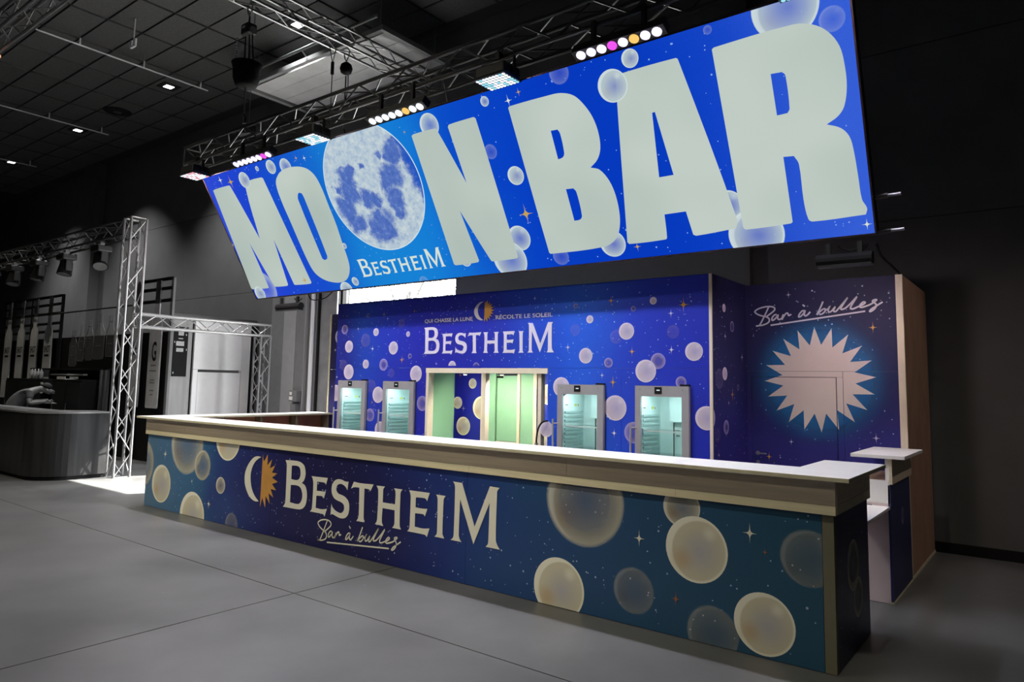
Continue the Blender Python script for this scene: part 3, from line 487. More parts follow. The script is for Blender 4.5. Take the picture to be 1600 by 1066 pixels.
FF = Face((0, 0, 0), (1, 0, 0), (0, 0, 1), (0, -1, 0), (0, 9.292, 0.005, ZF))
bubbles(FF, B_FRONT, BW, pick_front); stars(FF, S_FRONT, [M['printw'], M['printbr']], pick_front)
for i in range(3): speckles(FF, (150, 210, 150)[i], M['dot'], panels[i], (seams[i], seams[i+1], .0, ZF), seed=3+i)
logo(FF, ((3.2309, 0, 3.346), (0, 3.2309, 0.371)), {'text': M['printw'], 'half_sun': M['printor']}, pick_front)
script(FF, ((1.2993, .0586, 4.0117), (-.0584, 1.4409, .0915)), M['printw'], panels[1], .0075)
FS = Face((L, 0, 0), (0, 1, 0), (0, 0, 1), (1, 0, 0), (.061, 1.04, 0.005, ZF))
bubbles(FS, B_SIDE[:2], BW, lambda x, y: side); stars(FS, S_SIDE, [M['printlilac'], M['printbr']], lambda x, y: side); speckles(FS, 30, M['dot'], side, (.06, 1.04, 0, ZF), seed=8)
# worktop
tp = thing('countertop', (4.68, 0.1, 1.252), 'white laminate countertop running around the bar counter', 'countertop')
def board(x0, x1, y0, y1):
    o = bx('top_board', M['white'], tp, x0, x1, y0, y1, 1.254, ZT)
    me = o.data; me.materials.append(M['edge'])
    for p in me.polygons:
        if abs(p.normal.z) < .5: p.material_index = 1
    b = o.modifiers.new('bevel', 'BEVEL'); b.width = .002; return o
tb = [-.13, 3.1, 6.218, 8.267, L+.13]
for i in range(4): board(tb[i]+.0006, tb[i+1]-.0006, -.13, .39)
board(9.05, L+.13, .391, 1.1); board(-.13, .39, .391, YR-.01)
# ------------------------------------------------------------ end unit behind the passage, and its flap
eu = thing('end_counter', (9.2, 2.5, 0), 'short narrow counter against the side wall beyond the passage', 'counter')
ep = bx('end_panel', SIDE_ART, eu, L-.019, L, 2.01, 3.03, .02, ZF)
bx('front_panel', M['pinkboard'], eu, 9.03, L-.02, 2.01, 2.028, .004, .86)
bx('raised_panel', M['white'], eu, 9.03, L-.005, 2.01, 2.03, .862, 1.06)
bx('raised_ledge', M['mdf'], eu, 9.03, L-.02, 2.032, 2.9, 1.04, 1.06)
bx('upstand', M['white'], eu, L-.035, L-.003, 2.005, 3.03, 1.06, 1.25)
bx('fascia_board', M['birch'], eu, L, L+.022, 1.99, 3.03, ZF+.01, 1.252)
bx('kick_strip', M['edge'], eu, L-.03, L+.004, 2.01, 3.03, .001, .02)
FE = Face((L, 0, 0), (0, 1, 0), (0, 0, 1), (1, 0, 0), (2.01, 3.03, 0.02, ZF)); bubbles(FE, B_SIDE[2:], BL, lambda x, y: ep)
o = bx('end_countertop', M['white'], None, 9.06, L+.13, 1.96, 3.0, 1.254, 1.285, bevel=.003); tag(o, 'small white top on the short counter beside the tall wall', 'countertop')
o = thing('passage_flap', (9.2, 1.5, .82), 'low white hinged flap closing the passage beside the end counter', 'flap')
bx('leaf', M['white'], o, 9.03, L-.005, 1.05, 2.008, .812, .836, bevel=.002); rod('hinge', (9.12, 1.99, .84), (9.22, 1.99, .84), .008, M['alu'], o)
# ------------------------------------------------------------ backdrop
bd = thing('backdrop_box', (4.7, 2.3, 0), 'tall blue printed backdrop box with serving hatch behind the counter', 'backdrop')
def holed(name, m, parent, x0, x1, z0, z1, y0, y1, holes):
    xs = sorted({x0, x1, *[v for h in holes for v in h[:2]]}); zs = sorted({z0, z1, *[v for h in holes for v in h[2:]]}); mb = MB()
    xs = [x for x in xs if x0 <= x <= x1]; zs = [z for z in zs if z0 <= z <= z1]
    for i in range(len(xs)-1):
        for j in range(len(zs)-1):
            cx = (xs[i]+xs[i+1])/2; cz = (zs[j]+zs[j+1])/2
            if any(h[0] < cx < h[1] and h[2] < cz < h[3] for h in holes): continue
            mb.box(xs[i], xs[i+1], y0, y1, zs[j], zs[j+1])
    return mb.build(name, m, parent)
BX0, BX1, ZW, ZS = 1.694, 7.75, 3.05, 2.052
FR = [1.832, 2.837, 5.866, 6.89]; FW = .625; FH = 1.862
g = .0015
up = [bx('upper_panel', BOX_ART, bd, BX0, 4.69-g, YB, YB+.019, ZS+g, ZW), bx('upper_panel', BOX_ART, bd, 4.69+g, BX1-.03, YB, YB+.019, ZS+g, ZW)]
lows = []
for (a, b, k) in ((BX0, 2.678, 0), (2.678, 3.65, 1), (5.69, 6.69, 2), (6.69, BX1-.03, 3)):
    lows.append(holed('lower_panel', BOX_ART, bd, a+g, b-g, .004, ZS-g, YB, YB+.019, [(FR[k], FR[k]+FW, 0, FH)]))
hp = bx('lower_panel', BOX_ART, bd, 3.65+g, 5.69-g, YB, YB+.019, .004, 1.02)
bx('corner_trim', M['cream'], bd, BX1-.029, BX1, YB-.003, YB+.02, .004, ZW)
sp = bx('side_panel', NIGHT_ART, bd, BX1-.019, BX1, YB+.021, YR-.001, .004, ZW)
bx('side_panel', NIGHT_ART, bd, BX0, BX0+.019, YB+.021, YR-.001, .004, ZW)
def pick_box(x, z):
    if z > ZS: return up[0] if x < 4.69 else up[1]
    for (b, q) in ((2.678, lows[0]), (3.65, lows[1]), (5.69, hp), (6.69, lows[2])):
        if x < b: return q
    return lows[3]
def split_box(lst):
    for it in lst:
        pass
FB = Face((0, YB, 0), (1, 0, 0), (0, 0, 1), (0, -1, 0), (BX0, BX1-.03, .9, ZW))
FBu = Face((0, YB, 0), (1, 0, 0), (0, 0, 1), (0, -1, 0), (BX0, BX1-.03, ZS+.03, ZW))
hatch = lambda t: 3.5 < t[0] < 5.8 and abs(t[1]-ZS) < t[2]+.12
bubbles(FB, [t for t in B_BOX if not hatch(t)], BL, pick_box); bubbles(FBu, [t for t in B_BOX if hatch(t)], BL, lambda x, z: up[0], base=.003)
stars(FB, S_BOX, [M['printlilac'], M['printor']], pick_box)
speckles(FB, 210, M['dot'], up[0], (BX0, 4.69, ZS, ZW), seed=21); speckles(FB, 210, M['dot'], up[1], (4.69, BX1-.03, ZS, ZW), seed=22)
for q, (a, b), k in ((lows[0], (BX0, 2.67), 0), (lows[1], (2.69, 3.65), 1), (lows[2], (5.7, 6.68), 2), (lows[3], (6.7, BX1-.04), 3)):
    speckles(FB, 48, M['dot'], q, (a, b, .9, ZS), seed=30+k, skip=lambda x, z: FR[k]-.02 < x < FR[k]+FW+.02 and z < FH+.02)
LA = ((2.1926, -.046, 3.5872), (-.0063, 2.2083, 2.2469)); INK = {'text': M['printlilac'], 'half_sun': M['printor']}
logo(FB, LA, INK, lambda x, z: up[0] if x < 4.69 else up[1], parts=('B', 'E', 'S', 'T', 'H', 'E2', 'I', 'M'))
k = .285/.194; kk = .1665/.104
logo(FB, ((kk, 0, 4.496+.252*kk), (0, k, 2.797-.08*k)), INK, lambda x, z: up[0] if x < 4.69 else up[1], parts=('crescent', 'half_sun'))
text(FB, 'QUI CHASSE LA LUNE', 3.591, 4.471, 2.682, .050, M['printlilac'], up[0], bold=.012)
text(FB, 'R\u00c9COLTE LE SOLEIL', 4.866, 5.751, 2.681, .064, M['printlilac'], up[1], bold=.012)
FSB = Face((BX1, 0, 0), (0, 1, 0), (0, 0, 1), (1, 0, 0), (YB+.021, YR, .9, ZW))
bubbles(FSB, B_BOXSIDE, BL, lambda x, z: sp); stars(FSB, S_BOXSIDE, [M['printlilac'], M['printor']], lambda x, z: sp); speckles(FSB, 90, M['dot'], sp, (YB+.02, YR, .9, ZW), seed=40)
# hatch frame and the room behind it
bx('hatch_frame', M['cream'], bd, 3.65, 5.69, YB-.012, YB+.10, 1.985, ZS-.002); bx('hatch_frame', M['cream'], bd, 3.655, 3.70, YB-.008, YB+.10, 1.02, 1.984); bx('hatch_sill', M['cream'], bd, 3.65, 5.69, YB-.012, YB+.10, 1.0, 1.018)
bx('hatch_frame', M['cream'], bd, 5.53, 5.58, YB+.02, YB+.10, 1.02, 1.984); bx('hatch_post', M['cream'], bd, 4.65, 4.70, YB+.02, YB+.10, 1.02, 1.984)
YI = 2.9
for (m_, a, b, y) in (('green', 2.5, 3.388, YI-.02), ('blue', 3.39, 3.95, YI), ('cream', 3.95, 4.03, YI-.05), ('green', 4.03, 4.205, YI-.03), ('cream', 4.605, 4.652, YI-.05), ('green', 4.652, 4.882, YI-.03), ('cream', 4.882, 4.94, YI-.05), ('blue', 4.942, 5.9, YI)):
    q = bx('inner_partition', BOX_ART if m_ == 'blue' else M[m_], bd, a, b, y, YI+.03, .004, 2.4)
    if m_ == 'blue':
        FI = Face((0, YI, 0), (1, 0, 0), (0, 0, 1), (0, -1, 0), (a, b, .9, 2.4))
        bubbles(FI, [(3.46, 1.56, .09, 3), (3.745, 1.85, .075, 3), (3.93, 1.5, .17, 3), (3.58, 1.22, .135, 3), (5.10, 1.72, .14, 3), (5.02, 1.15, .11, 3), (5.05, 1.05, .12, 3)], BW, lambda x, z: q); stars(FI, [(3.50, 1.97, .06, 1), (3.58, 1.48, .065, 0)], [M['printw'], M['printor']], lambda x, z: q)
idoor = bx('inner_door', M['green'], bd, 4.222, 4.60, YI-.015, YI+.02, 1.05, 1.97); bx('closer', M['black'], idoor, 4.235, 4.33, YI-.05, YI-.016, 1.935, 1.965)
bx('inner_partition', M['cream'], bd, 4.205, 4.605, YI-.02, YI+.02, .004, 1.04)
bx('inner_partition', M['green'], bd, 3.50, 3.54, YB+.02, 2.72, .004, 2.4); bx('inner_partition', M['green'], bd, 2.5, 2.52, YB+.62, YI-.021, .004, 2.4); bx('inner_partition', M['green'], bd, 5.88, 5.9, YB+.7, YI-.001, .004, 2.4)
for x in (4.31, 4.93):
    sl = MB().lathe((x, YB+.06, 1.965), [(.03, .018), (.03, 0), (.022, -.002)], 12).build('hatch_spot', M['white'], bd)
    MB().lathe((x, YB+.06, 1.961), [(.02, .001), (.02, -.0015)], 12).build('spot_lens', emis('warm_lens', (1, .9, .7, 1), 12), sl)
    lamp('hatch_spot_beam', 'SPOT', (x, YB+.06, 1.955), (x-.15, YB+.75, 1.0), 70, (1, .92, .70), spot_size=2.5, spot_blend=.7, shadow_soft_size=.02)
# hose hung on the hatch
o = MB().tube(smooth_line([(5.72, YB-.03, 1.42), (5.66, YB-.06, 1.40), (5.61, YB-.07, 1.33), (5.585, YB-.07, 1.22), (5.58, YB-.07, 1.14)], 5), .011, 8).build('tap_hose', M['black'], None, smooth=True); tag(o, 'short black curved hose beside the serving hatch', 'hose')
bx('hose_clip', M['alu'], o, 5.565, 5.595, YB-.085, YB-.055, 1.11, 1.15)
# recessed walls either side
rw = thing('recessed_wall', (8.6, YR, 0), 'navy printed wall with big white sun and service door', 'wall')
u1 = bx('upper_panel', NIGHT_ART, rw, BX1+.001, 9.30, YR, YR+.019, ZS+g, ZW)
DX0, DX1, DZ = 7.797, 8.70, 1.985
jm = [bx('lower_panel', NIGHT_ART, rw, BX1+.001, DX0-g, YR, YR+.019, .004, ZS-g), bx('door_surround', NIGHT_ART, rw, DX0, 8.769, YR, YR+.019, DZ+.006, ZS-g), bx('door_surround', NIGHT_ART, rw, DX1+.008, 8.769, YR, YR+.019, .004, DZ+.004), bx('lower_panel', NIGHT_ART, rw, 8.773, 9.30, YR, YR+.019, .004, ZS-g)]
bx('door_gap', M['black'], rw, DX0-.02, DX1+.03, YR+.0195, YR+.03, .004, DZ+.02)
dr = bx('door', NIGHT_ART, rw, DX0+.004, DX1, YR+.002, YR+.019, .01, DZ, label='flush printed service door')
hd = MB(); hd.cyl((7.86, YR+.002, 1.13), (7.86, YR-.05, 1.13), .009, 8); hd.tube([(7.86, YR-.05, 1.13), (7.97, YR-.05, 1.13)], .008, 8); hd.build('handle', M['alu'], dr, label='silver lever handle'); 
MB().cyl((7.86, YR+.002, 1.13), (7.86, YR-.008, 1.13), .024, 14).build('handle_rose', M['alu'], dr); MB().cyl((7.86, YR+.002, 1.03), (7.86, YR-.006, 1.03), .02, 14).build('handle_rose', M['alu'], dr)
FRW = Face((0, YR, 0), (1, 0, 0), (0, 0, 1), (0, -1, 0), (BX1, 9.30, .9, ZW))
# sun with a printed blue halo, cut where the sheets and the door meet
hm, nt, p, N = NT('halo_ink'); uvn = N('ShaderNodeUVMap'); ds = N('ShaderNodeVectorMath', operation='DISTANCE'); ds.inputs[1].default_value = (.5, .5, 0); nt.links.new(uvn.outputs[0], ds.inputs[0])
hr = ramp(nt, [(.0, (.85,)*3+(1,)), (.2, (.85,)*3+(1,)), (.3, (.7,)*3+(1,)), (.36, (.3,)*3+(1,)), (.42, (.0,)*3+(1,)), (.5, (0,)*3+(1,))], 'B_SPLINE'); nt.links.new(ds.outputs['Value'], hr.inputs[0]); nt.links.new(hr.outputs[0], p.inputs['Alpha']); p.inputs['Base Color'].default_value = srgb(40, 120, 190); p.inputs['Roughness'].default_value = .5
M['sunink'] = mat('pale_sun_ink', (0.74, 0.66, 0.64, 1), .5, var=.04, scale=1.5)
SC = (8.520, 1.968); RO, RI = .572, .375
sunp = []
for i in range(40):
    a = math.pi/2+.045+2*math.pi*i/40; r = RO if i % 2 == 0 else RI; sunp.append((SC[0]+r*math.cos(a), SC[1]+r*math.sin(a)))
pieces = [((BX1, 9.30, ZS+g, ZW), u1), ((BX1, DX0-g, .9, ZS-g), jm[0]), ((DX0, 8.769, DZ+.006, ZS-g), jm[1]), ((DX1+.008, 8.769, .9, DZ+.004), jm[2]), ((8.773, 9.30, .9, ZS-g), jm[3]), ((DX0+.004, DX1, .9, DZ), dr)]
for c, q in pieces:
    ring = clip_poly([(SC[0]+.85*math.cos(j*math.pi/24), SC[1]+.85*math.sin(j*math.pi/24)) for j in range(48)], c)
    if len(ring) > 2: decal('halo_print', FRW, [ring], hm, q, .0012, uvc=(SC[0], SC[1], .85))
    P = clip_poly([t for t in sunp], c)
    # clip each spike and the core apart so that concave outlines clip cleanly
    core = clip_poly([sunp[i] for i in range(1, 40, 2)], c)
    if len(core) > 2: decal('sun_print', FRW, [core], M['sunink'], q, .0022)
    for i in range(0, 40, 2):
        sk = clip_poly([sunp[i-1], sunp[i], sunp[(i+1) % 40]], c)
        if len(sk) > 2: decal('sun_ray_print', FRW, [sk], M['sunink'], q, .0022)
stars(FRW, S_RECESS, [M['printlilac'], M['printor']], lambda x, z: u1 if z > ZS else (dr if x < DX1 else jm[3]))
speckles(FRW, 70, M['dot'], u1, (BX1+.02, 9.28, ZS, ZW), seed=51, r1=.008); speckles(FRW, 40, M['dot'], dr, (DX0+.02, DX1-.02, .9, 1.9), seed=52, r1=.008); speckles(FRW, 25, M['dot'], jm[3], (8.79, 9.28, .9, 1.9), seed=53, r1=.008)
script(FRW, ((1.3124, 0, 7.863), (0, 1.3124, 2.572)), M['printlilac'], u1, .0085)
sw = thing('side_wall', (9.33, 3.8, 0), 'tall raw brown board wall closing the right end of the stand', 'wall')
bx('board', M['mdf'], sw, 9.302, L-.004, YR+.0, 4.66, .03, ZW-.002, label='raw brown wooden board'); bx('edge_trim', M['cream'], sw, 9.302, L, YR-.035, YR-.001, .03, ZW)
bx('foot_rail', M['edge'], sw, 9.30, L+.004, YR-.03, 4.66, .001, .03)
lw = thing('recessed_wall', (1.0, YR, 0), 'narrow navy printed wall strip left of the backdrop box', 'wall')
q = bx('upper_panel', NIGHT_ART, lw, .23, BX0+.3, YR, YR+.019, ZS+g, ZW); q2 = bx('lower_panel', NIGHT_ART, lw, .23, BX0+.3, YR, YR+.019, .004, ZS-g); bx('edge_trim', M['birch_strip'], lw, .19, .229, YR-.01, YR+.05, .004, ZW)
FL = Face((0, YR, 0), (1, 0, 0), (0, 0, 1), (0, -1, 0), (.23, 2, .9, ZW)); stars(FL, [(.36, 2.4, .05, 0), (.31, 1.75, .04, 0)], [M['printlilac'], M['printor']], lambda x, z: q if z > ZS else q2); speckles(FL, 40, M['dot'], q, (.24, 1.6, ZS, ZW), seed=61)
decal('crescent_print', FL, [[(.43+.09*math.cos(a), 2.64+.12*math.sin(a)) for a in [1.2+i*.25 for i in range(16)]]+[(.46+.075*math.cos(a), 2.64+.10*math.sin(a)) for a in [4.95-i*.25 for i in range(16)]]], M['printlilac'], q, .004)
# ------------------------------------------------------------ fridges
M['fridge'] = mat('grey_fridge_steel', (0.36, 0.35, 0.37, 1), .45, .2, var=.05); M['liner'] = mat('white_fridge_liner', (.72, .84, .83, 1), .5, var=.02); M['ribm'] = mat('shaded_liner_rib', (.46, .58, .58, 1), .5); M['dkside'] = mat('fridge_side', (.05, .05, .06, 1), .5)
gl, nt, p, N = NT('door_glass'); tb_ = N('ShaderNodeBsdfTransparent'); gb = N('ShaderNodeBsdfGlossy'); gb.inputs['Roughness'].default_value = .03; lwn = N('ShaderNodeLayerWeight'); pw = N('ShaderNodeMath', operation='POWER'); pw.inputs[1].default_value = 4; nt.links.new(lwn.outputs['Facing'], pw.inputs[0]); fr = N('ShaderNodeMath', operation='MULTIPLY_ADD'); fr.inputs[1].default_value = .5; fr.inputs[2].default_value = .035; nt.links.new(pw.outputs[0], fr.inputs[0]); mx = N('ShaderNodeMixShader')
tb_.inputs[0].default_value = (.93, .98, .98, 1); nt.links.new(fr.outputs[0], mx.inputs[0]); nt.links.new(tb_.outputs[0], mx.inputs[1]); nt.links.new(gb.outputs[0], mx.inputs[2]); nt.links.new(mx.outputs[0], nt.nodes['Material Output'].inputs[0])
def make_fridge():
    t = thing('fridge', (0, 0, 0), 'x', 'fridge', 'glass door fridges set into the backdrop')
    w, h, d = FW, FH-.002, .58
    c = MB(); c.box(.001, .035, .04, d, .02, h-.01); c.box(w-.035, w-.001, .04, d, .02, h-.01); c.box(.035, w-.035, .04, d, h-.05, h-.01); c.box(.035, w-.035, .04, d, .02, .1); c.box(.035, w-.035, d-.03, d, .1, h-.05)
    c.build('cabinet', M['dkside'], t)
    l = MB(); l.box(.036, .05, .045, d-.035, .1, h-.06); l.box(w-.05, w-.036, .045, d-.035, .1, h-.06); l.box(.05, w-.05, d-.05, d-.035, .1, h-.06); l.box(.05, w-.05, .045, d-.035, .1, .115); l.box(.05, w-.05, .045, d-.035, h-.075, h-.06)
    ln = l.build('liner', M['liner'], t)
    for k in range(19):
        z = .62+k*.05
        if z < 1.6: bx('rib', M['ribm'], ln, .05, .066, .08, d-.1, z, z+.022)  # left ribs darker than the liner: shading contrast put into the colour
    for k in range(14): bx('rib', M['liner'], ln, w-.066, w-.05, .08, d-.1, .7+k*.06, .722+k*.06)
    bx('evaporator_cover', M['liner'], ln, .20, w-.06, d-.12, d-.051, 1.46, h-.08)
    rod('tube_rail', (.22, d-.06, .7), (.22, d-.06, 1.45), .006, M['dkside'], t); bx('clip', M['dkside'], ln, .23, .29, d-.065, d-.051, 1.36, 1.37); bx('clip', M['dkside'], ln, .25, .29, d-.065, d-.051, 1.30, 1.31)
    bx('sticker', mat('sticker_yellow', (.7, .62, .12, 1)), ln, .0502, .0506, .30, .36, 1.60, 1.625); bx('sticker', M['dkside'], ln, .0502, .0506, .10, .16, 1.61, 1.62); bx('sticker', M['dkside'], ln, .0502, .0506, .38, .395, 1.6, 1.62)
    for z in (1.365, 1.10, .8): q = bx('shelf', gl, t, .067, w-.067, .09, d-.08, z, z+.008); bx('shelf_edge', M['white'], q, .067, w-.067, .075, .089, z-.004, z+.012)
    bx('lamp_strip', emis('cool_fridge_lamp', (.80, 1, .98, 1), 2.0), t, .12, w-.07, .06, .10, h-.092, h-.076)
    df = MB(); df.box(0, .065, 0, .038, .03, h); df.box(w-.08, w, 0, .038, .03, h); df.box(.065, w-.08, 0, .038, h-.115, h); df.box(.065, w-.08, 0, .038, .03, .14); df.build('door_frame', M['fridge'], t)
    bx('door_glass', gl, t, .065, w-.08, .015, .02, .14, h-.115)
    ds_ = bx('display', M['black'], t, .235, .32, -.004, .0, h-.085, h-.012); bx('digit', emis('display_digits', (.75, .9, 1, 1), .8), ds_, .26, .297, -.005, -.0041, h-.052, h-.040)
    for x in (.06, w-.07): MB().cyl((x, 0, h-.04), (x, -.004, h-.04), .007, 8).build('screw', M['alu'], t)
    hn = MB(); hn.tube([(-.035, -.035, .95), (-.035, -.035, 1.45)], .012, 8); hn.cyl((-.035, -.035, 1.0), (.02, -.0, 1.0), .008); hn.cyl((-.035, -.035, 1.4), (.02, 0, 1.4), .008); hn.build('handle', M['fridge'], t)
    bx('hinge_cap', M['black'], t, w-.1, w-.005, .002, .06, h, h+.02)
    return t
f0 = make_fridge()
FL_ = ['glass door fridge nearest the left edge of the backdrop', 'glass door fridge just left of the serving hatch', 'glass door fridge just right of the serving hatch', 'glass door fridge nearest the right corner of the backdrop']
for i, x in enumerate(FR):
    f = f0 if i == 0 else copy_tree(f0)
    f.location = (x, YB-.055, 0); f['label'] = FL_[i]
    lamp('fridge_lamp_glow', 'AREA', (x+.32, YB-.055+.13, FH-.1), (x+.28, YB+.25, .9), 2.6, (.80, 1, .97), shape='RECTANGLE', size=.4, size_y=.05)
# ------------------------------------------------------------ hanging backlit sign
SB = Vector((0.092, 1.6, 3.186)); SU = Vector((9.289, .04, .035)); SV = Vector((.063, -1.104, 1.774))
SW, SH = SU.length, SV.length; su, sv = SU/SW, SV/SH; sn = su.cross(sv).normalized()
sg = thing('hanging_sign', SB+SU*.5, 'huge slanted backlit blue sign reading MOON BAR above the stand', 'sign')
def slab(name, m, parent, a0, a1, b0, b1, t0, t1):
    mb = MB(); P = lambda a, b, t: SB+su*a+sv*b+sn*t
    mb.add([P(a0,b0,t1),P(a1,b0,t1),P(a1,b0,t0),P(a0,b0,t0),P(a0,b1,t1),P(a1,b1,t1),P(a1,b1,t0),P(a0,b1,t0)], [(0,1,5,4),(1,2,6,5),(2,3,7,6),(3,0,4,7),(4,5,6,7),(3,2,1,0)])
    return mb.build(name, m, parent, fix=True)
lpn = slab('light_panel', SIGN_ART, sg, .004, SW-.004, .004, SH-.004, -.02, 0)
M['signframe'] = mat('dark_sign_frame', (.035, .018, .018, 1), .4, .5)
for a in ((-.012, SW+.012, -.012, .003), (-.012, SW+.012, SH-.003, SH+.012), (-.012, .003, .003, SH-.003), (SW-.003, SW+.012, .003, SH-.003)): slab('frame_rail', M['signframe'], sg, *a, -.12, .006)
slab('back_sheet', M['black'], sg, 0, SW, .003, SH-.003, -.118, -.10)
FG = Face(SB, su, sv, sn, (.004, SW-.004, .004, SH-.004)); PK = lambda x, y: lpn
# moon
mm, nt, p, N = NT('backlit_moon'); Lk = nt.links; uvn = N('ShaderNodeUVMap'); cn = N('ShaderNodeVectorMath', operation='MULTIPLY_ADD'); cn.inputs[1].default_value = (2, 2, 0); cn.inputs[2].default_value = (-1, -1, 0); Lk.new(uvn.outputs[0], cn.inputs[0])
nz = N('ShaderNodeTexNoise'); nz.inputs['Scale'].default_value = 4; nz.inputs['Detail'].default_value = 9; nz.inputs['Roughness'].default_value = .62; Lk.new(cn.outputs[0], nz.inputs['Vector'])
wv = N('ShaderNodeVectorMath', operation='MULTIPLY_ADD'); wv.inputs[1].default_value = (.5, .5, 0); Lk.new(nz.outputs['Color'], wv.inputs[0]); sh_ = N('ShaderNodeVectorMath', operation='ADD'); sh_.inputs[1].default_value = (-.25, -.25, 0); Lk.new(cn.outputs[0], sh_.inputs[0]); Lk.new(sh_.outputs[0], wv.inputs[2])
acc = None
for (x, y, r) in MARIA:
    d = N('ShaderNodeVectorMath', operation='DISTANCE'); d.inputs[1].default_value = (x, y, 0); Lk.new(wv.outputs[0], d.inputs[0])
    q = N('ShaderNodeMapRange', interpolation_type='SMOOTHSTEP'); q.inputs['From Min'].default_value = r*1.75; q.inputs['From Max'].default_value = r*.85; Lk.new(d.outputs['Value'], q.inputs[0])
    if acc is None: acc = q.outputs[0]
    else:
        k = N('ShaderNodeMath', operation='MAXIMUM'); Lk.new(acc, k.inputs[0]); Lk.new(q.outputs[0], k.inputs[1]); acc = k.outputs[0]
n2 = N('ShaderNodeTexNoise'); n2.inputs['Scale'].default_value = 9; n2.inputs['Detail'].default_value = 10; n2.inputs['Roughness'].default_value = .7; Lk.new(cn.outputs[0], n2.inputs['Vector'])
hi = ramp(nt, [(.3, srgb(140, 165, 200)), (.48, srgb(178, 196, 210)), (.7, srgb(212, 222, 220))]); Lk.new(n2.outputs['Fac'], hi.inputs[0])
lo = ramp(nt, [(.3, srgb(62, 92, 172)), (.55, srgb(86, 116, 190)), (.72, srgb(140, 165, 208))]); Lk.new(n2.outputs['Fac'], lo.inputs[0])
mx1 = N('ShaderNodeMix', data_type='RGBA'); Lk.new(acc, mx1.inputs[0]); Lk.new(hi.outputs[0], mx1.inputs[6]); Lk.new(lo.outputs[0], mx1.inputs[7])
sp3 = N('ShaderNodeSeparateXYZ'); Lk.new(wv.outputs[0], sp3.inputs[0]); dg_ = N('ShaderNodeMath', operation='MULTIPLY_ADD'); Lk.new(sp3.outputs[1], dg_.inputs[0]); dg_.inputs[1].default_value = .18; Lk.new(sp3.outputs[0], dg_.inputs[2])
lim = N('ShaderNodeMapRange', interpolation_type='SMOOTHSTEP'); lim.inputs['From Min'].default_value = .80; lim.inputs['From Max'].default_value = 1.0; Lk.new(dg_.outputs[0], lim.inputs[0])
mx2 = N('ShaderNodeMix', data_type='RGBA'); Lk.new(lim.outputs[0], mx2.inputs[0]); Lk.new(mx1.outputs[2], mx2.inputs[6]); mx2.inputs[7].default_value = srgb(30, 84, 190)
Lk.new(mx2.outputs[2], p.inputs['Emission Color']); p.inputs['Emission Strength'].default_value = 1; p.inputs['Base Color'].default_value = (0, 0, 0, 1); p.inputs['Specular IOR Level'].default_value = 0
MO = (3.522, 1.356); MR = .866
circ = lambda r: clip_poly([(MO[0]+r*math.cos(i*math.pi/48), MO[1]+r*math.sin(i*math.pi/48)) for i in range(96)], FG.clip)
decal('moon_rim_print', FG, [circ(MR)], emis('moon_rim_ink', srgb(205, 224, 232)), lpn, .0016); decal('moon_print', FG, [circ(MR-.014)], mm, lpn, .0022, uvc=(MO[0], MO[1], MR-.014))
def glow(name, c1, c2, sc):
    m, nt, p, N = NT(name); g = N('ShaderNodeNewGeometry'); n = N('ShaderNodeTexNoise'); n.inputs['Scale'].default_value = sc; nt.links.new(g.outputs['Position'], n.inputs['Vector']); r = ramp(nt, [(.35, c1), (.65, c2)]); nt.links.new(n.outputs['Fac'], r.inputs[0])
    nt.links.new(r.outputs[0], p.inputs['Emission Color']); p.inputs['Emission Strength'].default_value = 1; p.inputs['Base Color'].default_value = (0, 0, 0, 1); p.inputs['Specular IOR Level'].default_value = 0; return m
LET = glow('backlit_letter', srgb(172, 187, 180), srgb(192, 204, 196), .55)
bubbles(FG, [t for t in B_SIGN if t[3] < 3], BS, PK, base=.003)
for k, polys in SIGN_LETTERS.items():
    decal('letter_print', FG, [soften(q) for q in polys], LET, lpn, .0065)
bubbles(FG, [t for t in B_SIGN if t[3] == 3], BS, PK, base=.0075)
stars(FG, S_SIGN, [emis('backlit_star', srgb(214, 224, 210)), emis('backlit_gold_star', srgb(196, 160, 84))], PK, off=.011, asp=.8)
logo(FG, ((1.5941, -.0467, 2.7275), (.0137, 1.604, .1581)), {'text': emis('backlit_logo', srgb(212, 224, 214)), 'half_sun': None}, PK, off=.0065, parts=('B', 'E', 'S', 'T', 'H', 'E2', 'I', 'M'))
speckles(FG, 520, emis('backlit_dot', srgb(130, 165, 235)), lpn, FG.clip, seed=77, r0=.003, r1=.009)
for b in (.30, -.02):
    q = SB+su*(SW+.01)+sv*b-sn*.09; rod('support_tube', q-su*.3, q+su*.10, .025, M['blackmetal'], sg); rod('coupler', q+su*.10, q+su*.20, .014, M['alu'], sg)
rod('bottom_rail', SB-sn*.12-sv*.035, SB+SU-sn*.12-sv*.035, .026, M['blackmetal'], sg)
# ------------------------------------------------------------ main truss over the sign
TY, TZ = .41, 5.24
mt = thing('lighting_truss', (4.6, TY, TZ), 'long black box truss holding the lights over the sign', 'truss')
truss(mt, (-.30, TY, TZ), (9.75, TY, TZ), (0, 1, 0), (0, 0, 1), .27, .27, .42, M['blackalu'])
for x in (.9, 3.0, 5.2, 7.4, 9.1):
    a = SB+su*(x-.1)+SV; o = rod('sling', (x, TY+.14, TZ), a-sn*.05, .006, M['alu'], mt)
